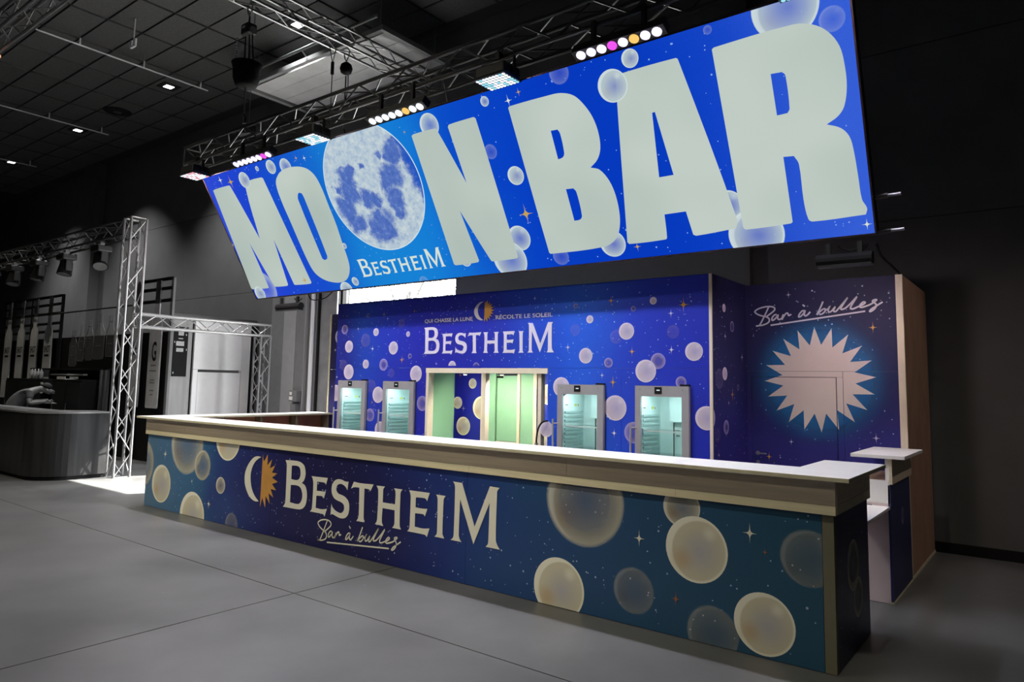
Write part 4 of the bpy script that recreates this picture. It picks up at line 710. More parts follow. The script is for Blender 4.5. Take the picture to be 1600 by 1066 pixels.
# lamps on the truss
LW = emis('led_white', (.90, .94, 1, 1), 1.3); LV = emis('led_lavender', (.82, .74, 1, 1), 1.5); LP_ = emis('led_magenta', (.9, .10, .9, 1), 1.0); LA_ = emis('led_amber', (1, .62, .16, 1), 1.0); LC = emis('led_cyan', (.35, .80, .95, 1), 1.0); LR = emis('led_pink', (1, .45, .55, 1), 1.0)
def led_panel(x, z, label, c1, c2, col):
    t = thing('led_panel_light', (x, TY-.06, z+.3), label, 'stage light', 'square panel lights on the truss'); y = TY-.06
    bx('housing', M['blackmetal'], t, x-.19, x+.19, y-.15, y+.13, z, z+.13, bevel=.02)
    bx('bezel', M['blackmetal'], t, x-.20, x+.20, y-.16, y+.14, z-.012, z)
    mb1 = MB(); mb2 = MB()
    for i in range(9):
        for j in range(6): (mb1 if random.random() < .62 else mb2).cyl((x-.168+i*.042, y-.128+j*.047, z-.0125), (x-.168+i*.042, y-.128+j*.047, z-.018), .0185, 8)
    for m_, mb in ((c1, mb1), (c2, mb2)): mb.build('led_array', m_, t)['kind'] = 'stuff'
    for s in (-1, 1): bx('yoke', M['blackmetal'], t, x+s*.205-.006, x+s*.205+.006, y-.02, y+.02, z+.03, z+.21)
    bx('yoke', M['blackmetal'], t, x-.21, x+.21, y-.02, y+.02, z+.205, z+.22); bx('clamp', M['blackmetal'], t, x-.03, x+.03, y-.03, y+.09, z+.222, z+.30)
    lamp('led_panel_beam', 'AREA', (x, y, z-.03), (x, y+.42, z-1), 110 if x < 8 else 45, col, shape='RECTANGLE', size=.34, size_y=.24)
for x, l, a, b, c in ((.20, 'square panel light at the left end of the truss, pinkish', LW, LR, (1, .86, .92)), (3.11, 'square panel light between the two left light bars', LW, LC, (.82, .88, 1)), (6.155, 'square cyan panel light between the middle and right light bars', LW, LC, (.82, .88, 1)), (9.15, 'square panel light at the right end of the truss', LW, LC, (.90, .86, 1))):
    led_panel(x, 4.96, l, a, b, c)
def led_bar(x0, x1, z, label, odd, lead):
    xc = (x0+x1)/2; y = TY-.05; t = thing('led_bar_light', (xc, y, z+.3), label, 'stage light', 'eight lens light bars on the truss')
    nv = Vector((0, -.45, -.893)); tv = Vector((0, -.893, .45))
    P = lambda x, a, b: Vector((x, y, z))+tv*a+nv*b
    mb = MB(); mb.add([P(x0-.03,-.055,0),P(x1+.03,-.055,0),P(x1+.03,.055,0),P(x0-.03,.055,0),P(x0-.03,-.055,-.10),P(x1+.03,-.055,-.10),P(x1+.03,.055,-.10),P(x0-.03,.055,-.10)], [(0,1,2,3),(7,6,5,4),(0,4,5,1),(1,5,6,2),(2,6,7,3),(3,7,4,0)]); mb.build('housing', M['blackmetal'], t, fix=True)
    for i in range(8):
        c = x0+.05+i*(x1-x0-.1)/7; ln = MB().cyl(P(c, 0, 0), P(c, 0, .012), .046, 16).build('lens', lead if i not in odd else odd[i], t)
    for x in (x0+.18, x1-.18): bx('bracket', M['blackmetal'], t, x-.02, x+.02, y-.01, y+.03, z+.05, z+.3)
    lamp('led_bar_beam', 'SPOT', P(xc, 0, .03), P(xc, 0, .03)+nv+Vector((0, .12, 0)), 430, (.91, .87, 1), spot_size=2.0, spot_blend=.9, shadow_soft_size=.09)
led_bar(1.26, 2.15, 4.945, 'light bar nearest the left end of the truss, one magenta lens', {6: LP_}, LV)
led_bar(4.18, 5.07, 4.955, 'light bar above the moon, one amber lens', {5: LA_}, LW)
led_bar(7.10, 7.98, 4.965, 'light bar above the letters BA, magenta and amber lenses', {3: LP_, 5: LA_}, LV)
# unlit batten lights under the sign
def batten(x0, x1, label):
    t = thing('batten_light', ((x0+x1)/2, 1.62, 2.96), label, 'stage light', 'unlit battens under the sign')
    MB().cyl((x0, 1.62, 3.01), (x1, 1.62, 3.01), .055, 12).build('housing', M['black'], t); bx('lens_cover', M['blackmetal'], t, x0+.01, x1-.01, 1.57, 1.67, 2.945, 2.965)
    for x in (x0+.1, x1-.1): bx('bracket', M['blackmetal'], t, x-.02, x+.02, 1.60, 1.64, 3.06, 3.16)
    MB().tube(smooth_line([(x1-.12, 1.62, 3.06), (x1-.05, 1.66, 3.13), (x1-.2, 1.7, 3.10), (x1-.3, 1.7, 3.15)], 4), .008).build('cable', M['black'], t)
lamp('recess_fill_beam', 'SPOT', (9.0, 1.66, 2.93), (8.55, 3.07, 1.9), 60, (1, .80, .80), spot_size=2.4, spot_blend=.8, shadow_soft_size=.1)  # spot added at the unlit right batten to brighten the recessed wall
batten(.66, 1.28, 'unlit black batten light under the left end of the sign'); batten(8.90, 9.36, 'unlit black batten light under the right end of the sign')
o = MB().tube(smooth_line([(9.38, 1.65, 3.14), (9.34, 2.1, 3.10), (9.35, 2.6, 3.07), (9.34, 3.1, 3.058)], 5), .012).build('power_cable', M['black'], None); tag(o, 'black cable hanging from the right end of the sign to the side wall', 'cable')
o = MB().tube(smooth_line([(1.3, 1.72, 3.20), (1.45, 1.70, 3.10), (1.75, 1.70, 3.11), (1.9, 1.72, 3.20)], 5), .008).build('power_cable', M['black'], None); tag(o, 'looped black cable under the sign beside the left batten', 'cable')
# ------------------------------------------------------------ upper trusses, hoists
yt = thing('hall_truss', (1.05, 2, 7.5), 'black hall truss running to the rear wall above the sign', 'truss')
truss(yt, (1.05, -2.5, 7.5), (1.05, 4.6, 7.5), (1, 0, 0), (0, 0, 1), .29, .29, .48, M['alu'])
xt = thing('hall_truss', (-3, -1.2, 7.5), 'dark truss crossing the top left corner of the hall', 'truss')
truss(xt, (-9.5, -1.5, 7.5), (3.4, -1.5, 7.5), (0, 1, 0), (0, 0, 1), .3, .3, .48, M['alu'], rc=.03)
o = thing('beam_light', (-1.9, -1.35, 7.45), 'small lit lamp clamped to the corner truss', 'stage light'); MB().cyl((-3.95, -1.3, 7.45), (-3.8, -1.22, 7.38), .05, 10).build('housing', M['blackmetal'], o); MB().cyl((-3.8, -1.22, 7.38), (-3.795, -1.217, 7.377), .042, 10).build('lens', emis('orange_lens', (1, .45, .25, 1), 1.2), o)
def hoist(x, y, ztop, zb, zend, label, bag):
    t = thing('chain_hoist', (x, y, zend), label, 'hoist')
    MB().tube([(x-.07, y, ztop), (x-.05, y, ztop-.10), (x, y, ztop-.17), (x+.05, y, ztop-.10), (x+.07, y, ztop)], .012).build('shackle', M['alu'], t)
    rod('sling', (x, y, ztop-.17), (x, y, zb+.12), .015, M['blackmetal'], t)
    if bag:
        bx('motor', M['blackmetal'], t, x-.10, x+.10, y-.08, y+.08, zb-.02, zb+.14, bevel=.02); bx('motor_badge', M['white'], t, x-.05, x+.03, y-.084, y-.0805, zb+.06, zb+.10); MB().cyl((x+.10, y, zb+.02), (x+.13, y, zb+.02), .06, 12).build('end_cap', M['alu'], t)
        for s in (-.08, .02, .1): rod('bag_strap', (x+s, y, zb-.02), (x+s*1.3, y+.02, zb-.45), .01, M['black'], t)
        MB().lathe((x, y, zb-.84), [(.12, 0), (.16, .03), (.19, .12), (.20, .28), (.225, .36), (.20, .36)], 18).build('chain_bag', M['black'], t, smooth=True)
        for k in range(22):
            if k % 2: rod('chain_link', (x-.14, y-.1, zb-.05-k*.02), (x-.14, y-.1, zb-.068-k*.02), .014, M['alu'], t)
        zc = zb-.84
    else:
        MB().lathe((x, y, zb-.16), [(.04, .03), (.09, .06), (.11, .13), (.09, .2), (.04, .24)], 16).build('motor', M['black'], t, smooth=True); zc = zb-.16
        MB().tube([(x+.06, y, zc), (x+.07, y, zc-.25), (x, y, zc-.5)], .008).build('control_cable', M['black'], t)
    rod('load_chain', (x, y, zc), (x, y, zend+.25), .012, M['alu'], t)
    MB().tube(smooth_line([(x, y, zend+.27), (x+.04, y, zend+.2), (x+.03, y, zend+.13), (x-.03, y, zend+.14)], 4), .015).build('hook', M['blackmetal'], t)
    for s in (-.06, .06): rod('bridle', (x, y, zend+.14), (x+s, y, zend), .012, M['alu'], t)
hoist(1.14, .54, 7.49, 7.05, 5.52, 'chain hoist with a big black chain bag over the truss', True)
hoist(1.16, 2.39, 7.49, 7.22, 5.85, 'small round hoist hanging further back under the hall truss', False)
t = thing('steel_bridle', (1.16, 2.0, 6.0), 'thin steel bridle cable left of the small round hoist', 'cable')
for s in (-.1, .1): rod('wire', (1.16+s, 2.1, 7.49), (1.16, 2.1, 7.18), .008, M['alu'], t)
rod('wire', (1.16, 2.1, 7.0), (1.16, 2.1, 5.85), .008, M['alu'], t); bx('turnbuckle', M['blackmetal'], t, 1.14, 1.18, 2.08, 2.12, 6.98, 7.2)
t = thing('rear_rail', (4.7, 2.3, 5.8), 'dark rail hung behind the sign between the hoists', 'rail'); rod('tube', (.6, 2.39, 5.83), (9.3, 2.39, 5.83), .025, M['blackmetal'], t); rod('tube', (.6, 2.1, 5.83), (9.3, 2.1, 5.83), .025, M['blackmetal'], t)
for x in (1.16, 4.7, 8.3): rod('tie', (x, 2.1, 5.83), (x, 2.39, 5.83), .02, M['blackmetal'], t); rod('drop_wire', (x, 2.1, 5.83), SB+su*(x-.1)-sn*.12, .006, M['alu'], t)
t = thing('control_box', (.5, 1.1, 6.0), 'small rigging control box hanging behind the truss left part', 'box'); bx('case', M['blackmetal'], t, .18, .5, 1.0, 1.15, 5.80, 5.92); bx('case_plate', M['white'], t, .22, .30, .995, 1.0, 5.83, 5.89)
for x in (.25, .42): rod('wire', (x, 1.07, 5.92), (x, 1.07, ZC), .006, M['alu'], t)
# pale suspended panel under the ceiling
pn = thing('suspended_panel', (-.6, 3.7, 8.0), 'large pale panel hung flat under the black ceiling', 'ceiling panel'); M['panelgrey'] = mat('grey_panel_sheet', (.62, .62, .62, 1), .7, var=.15, scale=1.5)
for i in range(4): bx('panel_sheet', M['panelgrey'], pn, -2.62, 1.45, 2.98+i*.39+.004, 2.98+(i+1)*.39-.004, 8.0, 8.03)
for (a, b, c, d) in ((-2.81, 1.55, 2.82, 2.90), (-2.81, 1.55, 4.50, 4.58), (-2.81, -2.70, 2.90, 4.50), (1.46, 1.55, 2.90, 4.50)): bx('panel_frame', M['wall_pale'], pn, a, b, c, d, 7.97, 8.06)
rod('front_rail', (-2.81, 2.70, 8.16), (1.55, 2.70, 8.16), .03, M['alu'], pn)
for x in (-2.1, -.6, .9): rod('rail_post', (x, 2.70, 8.16), (x, 2.84, 8.06), .014, M['alu'], pn)
for x, y in ((-2.5, 3.0), (1.3, 3.0), (-2.5, 4.4), (1.3, 4.4)): rod('hanger', (x, y, 8.05), (x, y, ZC), .008, M['alu'], pn)
# ------------------------------------------------------------ ceiling fittings
rails = ((-4.6, -.45, 'third ceiling rail from the left, nearest the chain bag'), (-9.7, -1.6, 'thin ceiling rail between the two left downlights'), (-14.8, -1.6, 'faint ceiling rail at the far left'))
for x, y, l in rails:
    t = thing('ceiling_rail', (x, 1.3, 8.45), l, 'rail', 'thin rails under the ceiling'); rod('rail', (x, y, 8.45), (x, 3.06, 8.45), .017, M['pipe'], t)
    for yy in (.33, 1.6, 2.88): rod('hanger', (x, yy, 8.45), (x, yy, 8.6), .018, M['pipe'], t); rod('hanger_wire', (x, yy, 8.6), (x, yy, ZC), .004, M['alu'], t)
t = thing('ceiling_bracket', (-3.2, .75, 8.1), 'small pale bracket on a drop rod under the ceiling', 'bracket'); rod('drop_rod', (-3.2, .75, 8.2), (-3.2, .75, ZC), .014, M['pipe'], t); MB().tube([(-3.28, .75, 8.32), (-3.28, .75, 8.18), (-3.12, .75, 8.18), (-3.12, .75, 8.32)], .028).build('hook', M['pipe'], t)
t = thing('ceiling_speaker', (-8.49, 2.75, ZC), 'round black speaker flush in the ceiling', 'speaker'); MB().lathe((-8.49, 2.75, ZC-.04), [(.30, 0), (.34, .015), (.34, .03)], 24).build('grille', M['black'], t); MB().lathe((-8.49, 2.75, ZC-.06), [(.02, 0), (.08, .01), (.1, .02)], 16).build('cone', M['blackmetal'], t)
dl = ((-.79, 'ceiling downlight seen through the hall truss'), (-5.79, 'ceiling downlight nearest the right end of the ceiling rail'), (-10.89, 'middle ceiling downlight on the left side'), (-15.99, 'ceiling downlight at the far left edge'))
for x, l in dl:
    t = thing('ceiling_downlight', (x, 2.73, ZC), l, 'ceiling light', 'square downlights in the ceiling'); MB().box(x-.2, x+.2, 2.53, 2.93, ZC-.035, ZC-.015).build('housing', M['black'], t); bx('lens', emis('downlight_lens', (1, 1, 1, 1), 9), t, x-.09, x+.09, 2.64, 2.82, ZC-.042, ZC-.036)
    lamp('downlight_beam', 'SPOT', (x, 2.73, ZC-.06), (x, 2.95, 0), 520 if x > -1 else 1500, (1, 1, 1), spot_size=1.7, spot_blend=.75, shadow_soft_size=.08)
lamp('downlight_beam', 'SPOT', (4.3, 2.9, ZC-.06), (4.3, 3.6, 0), 420, (1, 1, 1), spot_size=1.5, spot_blend=.7, shadow_soft_size=.08)
ALL_L = ['added furthest left', 'far left', 'left', 'middle', 'right', 'added fill row left', 'added fill row middle', 'added fill row right', 'added right hand', 'hidden rear']  # the added ones are unseen fill lamps given matching fixtures
for (x, yq), lq in zip([(a, -4.3) for a, b in HALL_LAMPS]+[(a, -11.3) for a, b in FILL_LAMPS]+[(14.5, 2.73), (4.3, 2.9)], ALL_L):
    t = thing('ceiling_downlight', (x, yq, ZC), lq+' ceiling downlight over the visitors, out of view', 'ceiling light', 'downlights behind the viewer'); bx('housing', M['black'], t, x-.2, x+.2, yq-.2, yq+.2, ZC-.035, ZC-.015); bx('lens', emis('hall_lens', (1, .95, .82, 1), 9), t, x-.09, x+.09, yq-.09, yq+.09, ZC-.042, ZC-.036)
# ------------------------------------------------------------ neighbouring bar on the left
b2 = thing('metal_bar_counter', (-6, .2, 0), 'dark metal bar counter with rounded corner on the left', 'bar counter'); M['steel'] = mat('dark_brushed_steel', (.045, .045, .045, 1), .33, .65, var=.3, scale=2, stretch=(3, 3, .3)); M['steeltop'] = mat('dull_steel_top', (.22, .22, .22, 1), .4, .5)
def rounded(off):
    r = .62; cx, cy = -4.02, .36; P = [(-3.40-off, .90)]
    P += [(cx+(r-off)*math.cos(a), cy+(r-off)*math.sin(a)) for a in [-i*math.pi/2/10 for i in range(11)]]
    return P+[(-15, -.26+off), (-15, .42), (-4.35, .42), (-3.98, .90)]
id3 = lambda u, v, t: (u, v, t)
MB().prism(rounded(.0), id3, .07, 1.17).build('body', M['steel'], b2, fix=True); MB().prism(rounded(.04), id3, 0, .07).build('plinth', M['black'], b2, fix=True); MB().prism(rounded(-.02), id3, 1.172, 1.20).build('top', M['steeltop'], b2, fix=True)
def rect_truss(name, label, segs, m):
    t = thing(name, segs[0][0], label, 'truss')
    for s, mq in zip(segs, m): truss(t, *s, mq, rc=.026, rb=.011)
    return t
rect_truss('truss_gate', 'tall silver truss gate over the metal bar, lamps on its beam', [((-3.445, .935, 0), (-3.445, .935, 4.88), (1, 0, 0), (0, 1, 0), .29, .29, .46), ((-15.5, .935, 4.57), (-3.445, .935, 4.57), (0, 1, 0), (0, 0, 1), .29, .29, .46)], (M['alu'], M['blackalu']))
rect_truss('truss_portal', 'lower silver truss portal in front of the white door', [((-3.42, 1.235, 2.81), (-3.42, 4.1, 2.81), (1, 0, 0), (0, 0, 1), .24, .24, .32), ((-3.42, 3.86, 0), (-3.42, 3.86, 2.81), (1, 0, 0), (0, 1, 0), .24, .24, .32)], (M['alu'], M['alu']))
heads = ((-11.1, 'lamp on the truss gate at the far left edge'), (-9.5, 'second lamp on the truss gate from the left edge'), (-7.97, 'third lamp on the truss gate, pointing straight down'), (-6.44, 'fourth lamp on the truss gate, widest head'), (-4.72, 'lamp on the truss gate beside its tower'))
for i, (x, l) in enumerate(heads):
    t = thing('moving_head', (x, 1.08, 4.0), l, 'stage light', 'moving head lamps on the truss gate'); y = 1.08
    bx('base', M['blackmetal'], t, x-.19, x+.19, y-.15, y+.15, 4.36, 4.50, bevel=.03); bx('clamp', M['alu'], t, x-.04, x+.04, y-.04, y+.04, 4.50, 4.60)
    for s in (-1, 1): bx('yoke_arm', M['blackmetal'], t, x+s*.15-.03, x+s*.15+.03, y-.07, y+.07, 4.12, 4.37, bevel=.015)
    a = (-.3, .2, 0, .1, .5)[i]; d = Vector((math.sin(a), -.2, -math.cos(a))).normalized(); c = Vector((x, y, 4.2))
    MB().cyl(c-d*.12, c+d*.16, .12, 14, .15).build('head', M['black'], t); MB().cyl(c+d*.161, c+d*.165, .13, 14).build('lens', M['steeltop'], t)
# black back bar with slatted frames and bottle banners
bb = thing('back_bar', (-9.5, 2.65, 0), 'black back bar wall behind the metal counter', 'back bar'); bx('wall_panel', M['black'], bb, -15.5, -4.72, 2.62, 2.70, 0, 2.86)
bx('shelf', M['black'], bb, -11.6, -7.2, 2.3, 2.6, 2.0, 2.04); bx('pale_shelf_edge', M['wall_grey'], bb, -9.9, -7.95, 2.2, 2.3, 1.86, 1.90); bx('upright', M['wall_grey'], bb, -7.28, -7.2, 2.3, 2.4, 0, 2.0); bx('upright', M['hall_wall'], bb, -7.05, -7.0, 2.3, 2.4, 0, 2.0)
rod('top_rail', (-10.45, 2.46, 3.50), (-6.1, 2.46, 3.50), .02, M['black'], bb)
for (x0, x1, l) in ((-12.2, -9.72, 'wide black cabinet behind the bending person'), (-9.0, -7.37, 'black cabinet with a bright top edge behind the metal counter')):
    t = thing('black_cabinet', ((x0+x1)/2, 2.2, 0), l, 'cabinet'); bx('body', M['black'], t, x0, x1, 1.95, 2.55, .05, 1.76); n = 3 if x1-x0 > 2 else 2
    for i in range(n): dq = bx('door', M['blackmetal'], t, x0+(x1-x0)/n*i+.01, x0+(x1-x0)/n*(i+1)-.01, 1.935, 1.948, .1, 1.70); bx('handle', M['steeltop'], dq, x0+(x1-x0)/n*i+.05, x0+(x1-x0)/n*i+.07, 1.92, 1.934, .9, 1.2)
    bx('plinth', M['black'], t, x0+.03, x1-.03, 1.98, 2.5, 0, .05)
for i, z in enumerate((1.62, 1.40, 1.18)): o = bx('price_card', M['pipe'], None, -9.66, -9.52, 1.9, 1.912, z, z+.06); tag(o, ('top', 'middle', 'lowest')[i]+' of three pale cards on the dark glass rack', 'card')
t = thing('glass_rack', (-9.35, 2.2, 0), 'dark glass rack between the two black cabinets', 'rack'); bx('frame', M['black'], t, -9.70, -9.68, 1.95, 2.5, 0, 1.76); bx('frame', M['black'], t, -9.04, -9.02, 1.95, 2.5, 0, 1.76)
for z in (.9, 1.2, 1.5): bx('shelf', M['steel'], t, -9.68, -9.04, 1.95, 2.5, z, z+.015)
o = thing('white_tray', (-8.7, 2.1, 1.76), 'bright white tray on the right black cabinet', 'tray'); bx('tray_base', M['white'], o, -8.95, -8.45, 2.0, 2.3, 1.762, 1.775); bx('tray_rim', M['white'], o, -8.95, -8.45, 2.0, 2.012, 1.775, 1.83); bx('tray_rim', M['white'], o, -8.95, -8.45, 2.288, 2.3, 1.775, 1.83)
botm = mat('grey_bottle_glass', (.30, .30, .30, 1), .25); 
for i, x in enumerate((-11.15, -10.95, -10.72, -10.52)):
    t = thing('bottle', (x, 2.2, 1.76), 'grey bottle on the wide black cabinet, number %s from the left' % ('one', 'two', 'three', 'four')[i], 'bottle', 'bottles on the black cabinet')
    MB().lathe((x, 2.2, 1.762), [(.045, 0), (.05, .02), (.05, .16), (.02, .21), (.018, .26)], 14).build('glass', botm, t, smooth=True); MB().lathe((x, 2.2, 2.0225), [(.02, 0), (.02, .02)], 10).build('cap', M['black'], t)
def slat_frame(x0, x1, posts, zs, label):
    t = thing('slat_frame', ((x0+x1)/2, 2.55, 0), label, 'frame', 'black slatted frames of the back bar')
    for x in posts: bx('post', M['black'] if x < -4.7 else M['wall_grey'], t, x-.05, x+.05, 2.55, 2.60, 0, 4.04)  # right-hand post is grey: its lit look is put into the colour
    for z in zs: bx('slat', M['black'], t, x0, x1, 2.52, 2.549, z-.035, z+.035)
slat_frame(-14.7, -10.45, (-14.65, -12.58, -10.5), (4.0, 3.78, 3.53, 3.26, 3.04), 'wide black slatted frame at the far left holding four banners')
slat_frame(-6.12, -4.57, (-6.07, -4.62), (4.02, 3.81, 3.54), 'narrow black slatted frame beside the truss tower holding two banners')
ban = mat('grey_banner_print', (.55, .55, .55, 1), .7, var=.4, scale=1.2); neckm = mat('dark_banner_neck', (.05, .05, .05, 1), .6, var=.4, scale=5); collar = mat('pale_banner_collar', (.55, .55, .55, 1), .7)
def banner(x, word, label):
    t = thing('bottle_banner', (x, 2.49, 1.18), label, 'banner', 'bottle shaped banners on the slatted frames'); F = Face((x, 2.488, 0), (1, 0, 0), (0, 0, 1), (0, -1, 0), (-1, 1, 0, 5))
    sil = [(-.24, 1.18), (.24, 1.18), (.26, 1.22), (.26, 2.95), (.22, 3.10), (.12, 3.20), (-.12, 3.20), (-.22, 3.10), (-.26, 2.95), (-.26, 1.22)]
    f3 = lambda u, v, k: (x+u, 2.49+k, v)
    MB().prism(sil, f3, 0, .028).build('bottle_body', ban, t, fix=True); MB().prism([(-.10, 3.48), (.10, 3.48), (.10, 4.0), (-.10, 4.0)], f3, 0, .028).build('neck', neckm, t, fix=True); MB().prism([(-.115, 3.202), (.115, 3.202), (.11, 3.478), (-.11, 3.478)], f3, 0, .028).build('collar', collar, t, fix=True)
    if word == 'G':
        text(F, 'G', -.10, .10, 2.22, .42, M['black'], t, off=.002, bold=.02)
        for z, w in ((2.10, .12), (1.98, .15), (1.78, .10), (1.72, .11), (1.55, .09), (1.46, .06)): decal('small_print', F, [[(-w, z), (w, z), (w, z+.025), (-w, z+.025)]], M['steeltop'], t, .002)
    else: text(F, word, -.20, .20, 2.48, .18, M['black'], t, off=.002, bold=.02); decal('small_print', F, [[(-.15, 2.36), (.15, 2.36), (.15, 2.42), (-.15, 2.42)]], M['black'], t, .002)
for x, w, l in ((-14.1, 'SHOT', 'bottle shaped banner nearest the left edge of the photo'), (-13.1, 'SHOT', 'second bottle shaped banner from the left edge'), (-12.1, 'SHOT', 'third bottle shaped banner from the left edge'), (-11.1, 'SHOT', 'fourth bottle shaped banner, right end of the wide slatted frame'), (-6.02, 'SHOT', 'bottle shaped banner half hidden by the truss tower'), (-5.12, 'G', 'bottle shaped banner with a big letter G')): banner(x, w, l)
# clear acrylic bottle outlines
acr, nt, p, N = NT('clear_acrylic'); p.inputs['Base Color'].default_value = (.5, .5, .5, 1); p.inputs['Alpha'].default_value = .10; p.inputs['Roughness'].default_value = .1
acl = mat('acrylic_edge', (.16, .16, .16, 1), .2)
for i, (x, z0, z1, w) in enumerate(((-9.15, 2.10, 3.0, .22), (-8.68, 2.22, 3.12, .17), (-8.22, 2.24, 3.22, .2), (-7.7, 2.26, 3.34, .28), (-7.1, 2.32, 3.30, .2))):
    l = ('leftmost', 'second', 'middle', 'widest', 'rightmost')[i]+' clear acrylic bottle outline over the back bar'; t = thing('acrylic_bottle', (x, 2.4, z0), l, 'decoration', 'clear acrylic bottle outlines')
    sil = [(-w, z0+.05), (-w*.8, z0), (w*.8, z0), (w, z0+.05), (w, z0+.62*(z1-z0)), (w*.45, z0+.78*(z1-z0)), (w*.45, z1), (-w*.45, z1), (-w*.45, z0+.78*(z1-z0)), (-w, z0+.62*(z1-z0))]
    MB().prism(sil, lambda u, v, k: (x+u, 2.4+k, v), 0, .012).build('plate', acr, t, fix=True); MB().tube([(x+u, 2.395, v) for u, v in sil+sil[:1]], .007, 5).build('outline', acl, t)
    for k in (.3, .55, .85): rod('line', (x-w*.5, 2.39, z0+k*(z1-z0)), (x+w*.4, 2.39, z0+k*(z1-z0)), .008, acl, t)
    for s in (-.5, .5): rod('hanging_wire', (x+s*w*.8, 2.4, z1), (x+s*w*.8, 2.45, 3.50), .003, acl, t)
# side partition with wood panel and white door
wp = thing('wall_side', (-4.65, 3.6, 0), 'partition of pale wood beside the white door', None, kind='structure'); M['wood_grey'] = mat('grey_wood_panel', (.26, .26, .255, 1), .6, var=.12, scale=2, stretch=(8, 8, .7)); M['doorw'] = mat('white_door_paint', (.92, .92, .92, 1), .5, var=.02)
bx('wood_panel', M['wood_grey'], wp, -4.70, -4.60, 2.61, 3.06, 0, 3.12); bx('dark_gap', M['black'], wp, -4.72, -4.66, 3.06, 3.125, 0, 3.2); bx('white_panel', M['doorw'], wp, -4.70, -4.60, 3.125, 4.30, 2.05, 3.16); bx('white_panel', M['doorw'], wp, -4.70, -4.60, 4.305, 4.52, 0, 3.16); bx('white_panel', M['doorw'], wp, -4.70, -4.60, 3.125, 3.235, 0, 2.045); bx('header', M['hall_wall'], wp, -4.72, -4.62, 2.61, 4.68, 3.20, 3.26); bx('end_post', M['black'], wp, -4.72, -4.60, 4.53, 4.69, 0, 3.2)
d1 = thing('door_1', (-4.65, 3.76, 0), 'white flush door in the side partition', None, kind='structure'); bx('leaf', M['doorw'], d1, -4.69, -4.605, 3.245, 4.29, .01, 1.99); MB().tube([(-4.605, 4.2, 1.0), (-4.55, 4.2, 1.0), (-4.55, 4.08, 1.0)], .01).build('handle', M['alu'], d1)
ps = thing('poster', (-4.60, 2.78, 1.89), 'black and white poster on the wood panel', 'poster'); bx('sheet', M['black'], ps, -4.599, -4.594, 2.63, 2.965, 1.88, 2.97)
FP = Face((-4.594, 0, 0), (0, 1, 0), (0, 0, 1), (1, 0, 0), (0, 9, 0, 9)); pale = mat('pale_poster_ink', (.42, .42, .42, 1), .7, var=.3, scale=40)
for (a, b, c, d) in ((2.74, 2.86, 2.78, 2.94), (2.745, 2.85, 2.70, 2.72), (2.70, 2.88, 2.55, 2.65), (2.71, 2.87, 2.42, 2.50)): decal('print_block', FP, [[(a, c), (b, c), (b, d), (a, d)]], pale, ps, .001)
for (a, c) in ((2.655, 2.61), (2.91, 2.78), (2.66, 1.94), (2.93, 2.45)): decal('print_spot', FP, [[(a, c), (a+.02, c), (a+.02, c+.04), (a, c+.04)]], pale, ps, .001)
t = thing('fuse_box', (-2.88, Y1-.12, 1.3), 'grey electrical box on the rear wall beside the pipe', 'electrical box'); bx('case', M['wall_grey'], t, -3.02, -2.74, Y1-.19, Y1-.051, 1.38, 1.62, bevel=.01); bx('lower_case', M['wall_grey'], t, -2.98, -2.80, Y1-.17, Y1-.051, 1.15, 1.33, bevel=.01); bx('switch', M['white'], t, -2.98, -2.90, Y1-.20, Y1-.191, 1.52, 1.59); bx('socket', M['white'], t, -2.99, -2.87, Y1-.20, Y1-.191, 1.41, 1.49)
# ------------------------------------------------------------ person bending behind the metal counter
pe = thing('person', (-8.45, 1.05, 0), 'person in grey t-shirt and dark cap bending over the metal counter', 'person')
skin = mat('skin_tone', (.20, .20, .195, 1), .6); tee = mat('grey_tshirt', (.085, .085, .085, 1), .8); trou = mat('dark_trousers', (.02, .02, .02, 1), .8); hairm = mat('dark_hair_cap', (.02, .02, .02, 1), .8)
def skinned(name, verts, edges, m, parent, root=0, sub=2):
    me = bpy.data.meshes.new(name); off = wloc(parent); me.from_pydata([tuple(Vector(v[:3])-off) for v in verts], edges, []); me.materials.append(m)
    o = bpy.data.objects.new(name, me); COL.objects.link(o); o.parent = parent; md = o.modifiers.new('skin', 'SKIN'); md.use_smooth_shade = True
    for i, v in enumerate(verts): d = me.skin_vertices[0].data[i]; r = v[3]; d.radius = r if isinstance(r, tuple) else (r, r); d.use_root = i == root
    s = o.modifiers.new('sub', 'SUBSURF'); s.levels = s.render_levels = sub; return o
hx, y = -8.45, 1.05
# hips back on the left, torso leaning right and down over the counter
V = [(hx, y, .98, .15), (hx+.06, y, 1.16, .15), (hx+.19, y, 1.35, .16), (hx+.38, y, 1.49, .14), (hx+.51, y, 1.535, .07), (hx+.64, y-.02, 1.535, .085), (hx+.74, y-.03, 1.485, .085), (hx+.80, y-.03, 1.43, .05),
     (hx+.36, y-.19, 1.45, .07), (hx+.36, y-.27, 1.20, .05), (hx+.62, y-.28, 1.24, .04), (hx+.70, y-.28, 1.25, .035),
     (hx+.36, y+.19, 1.45, .07), (hx+.40, y+.27, 1.22, .05), (hx+.66, y+.15, 1.26, .04), (hx+.74, y+.10, 1.27, .035),
     (hx, y-.10, .9, .10), (hx+.06, y-.11, .5, .075), (hx-.02, y-.11, .08, .05), (hx+.12, y-.11, .05, .045), (hx, y+.10, .9, .10), (hx+.06, y+.11, .5, .075), (hx-.02, y+.11, .08, .05), (hx+.12, y+.11, .05, .045)]
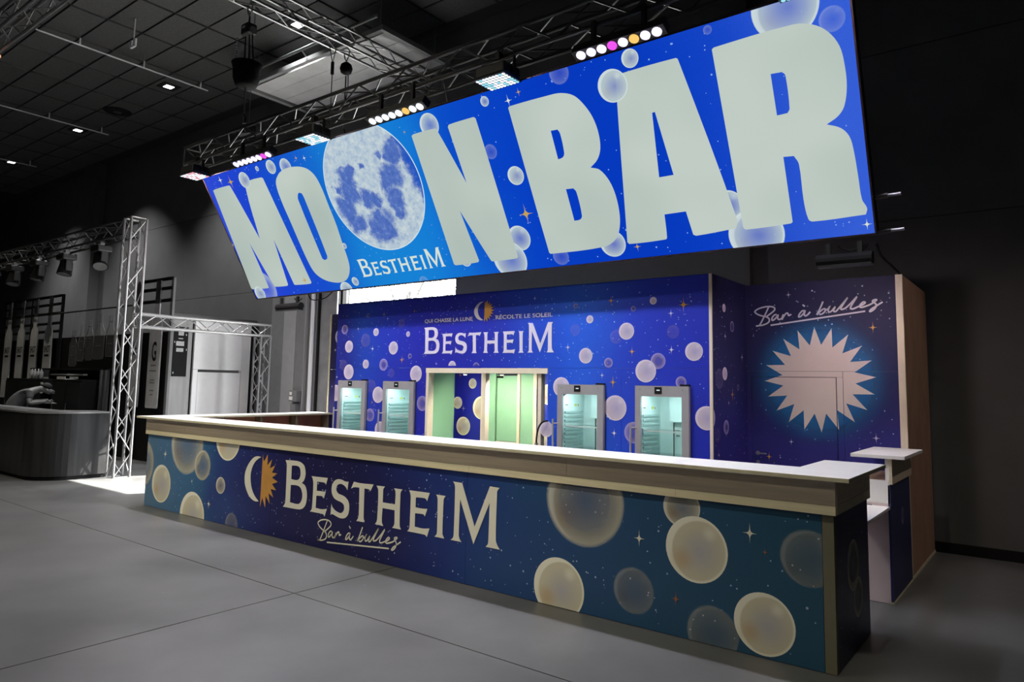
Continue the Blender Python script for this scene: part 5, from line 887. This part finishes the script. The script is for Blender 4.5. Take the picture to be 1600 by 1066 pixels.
E_ = [(0, 1), (1, 2), (2, 3), (3, 4), (4, 5), (5, 6), (6, 7), (3, 8), (8, 9), (9, 10), (10, 11), (3, 12), (12, 13), (13, 14), (14, 15), (0, 16), (16, 17), (17, 18), (18, 19), (0, 20), (20, 21), (21, 22), (22, 23)]
skinned('body', V, E_, skin, pe)
k = .018
skinned('tshirt', [(a, b, c, r+k) for a, b, c, r in V[:4]]+[(V[4][0]-.05, V[4][1], V[4][2]-.02, .09), (V[8][0], V[8][1], V[8][2], .088), (V[9][0]+.006, V[9][1]+.03, V[9][2]+.09, .075), (V[12][0], V[12][1], V[12][2], .088), (V[13][0], V[13][1]-.03, V[13][2]+.09, .075)], [(0, 1), (1, 2), (2, 3), (3, 4), (3, 5), (5, 6), (3, 7), (7, 8)], tee, pe)
skinned('trousers', [(hx, y, .97, .165), (hx, y-.10, .86, .115), (hx+.06, y-.11, .5, .09), (hx-.02, y-.11, .12, .07), (hx, y+.10, .86, .115), (hx+.06, y+.11, .5, .09), (hx-.02, y+.11, .12, .07)], [(0, 1), (1, 2), (2, 3), (0, 4), (4, 5), (5, 6)], trou, pe)
cp = MB().lathe((-8.45, 1.05, 0), [(.098, -.01), (.105, .03), (.09, .08), (.05, .11), (.01, .118)], 18).build('cap', hairm, pe, smooth=True)
cp.location = (.68, -.02, 1.565); cp.rotation_euler = (0, .5, 0)
# beard and nose, ear, eyes as small shapes of the face
fz = MB(); fz.lathe((hx+.80, y-.03, 1.385), [(.02, 0), (.055, .02), (.06, .05), (.03, .075)], 12); fz.build('beard', hairm, pe, smooth=True)
nm = MB(); nm.cyl((hx+.825, y-.03, 1.48), (hx+.85, y-.03, 1.465), .016, 8, .010); nm.build('nose', skin, pe)
MB().lathe((hx+.69, y-.118, 1.48), [(.008, 0), (.022, .012), (.02, .04), (.008, .055)], 10).build('ear', skin, pe, smooth=True)
for s in (-.035, .035): MB().lathe((hx+.815, y-.03+s, 1.495), [(.004, 0), (.011, .008), (.004, .016)], 8).build('eye', M['white'], pe)
# hands with fingers holding a cloth
for side_, (cx, cy, cz) in ((-1, (hx+.70, y-.28, 1.25)), (1, (hx+.74, y+.10, 1.27))):
    for f in range(4):
        q = cy-.03+f*.02; ln = (.07, .08, .076, .06)[f]
        MB().tube([(cx+.01, q, cz), (cx+.03+ln*.5, q, cz+.008), (cx+.03+ln*.8, q, cz-.02), (cx+.02+ln*.75, q, cz-.045)], .009, 6).build('finger', skin, pe, smooth=True)
    MB().tube([(cx, cy-side_*.03, cz), (cx+.03, cy-side_*.05, cz-.01), (cx+.06, cy-side_*.04, cz-.03)], .010, 6).build('thumb', skin, pe, smooth=True)
pe.location = (-8.36, .86, 0); pe.rotation_euler = (0, 0, 1.25)
o = MB().lathe((-8.10, 1.6, 1.19), [(.12, 0), (.13, .01), (.07, .03), (.02, .035)], 16).build('cloth', M['wall_grey'], None, smooth=True); tag(o, 'crumpled grey cloth under the hands of the bending person', 'cloth')
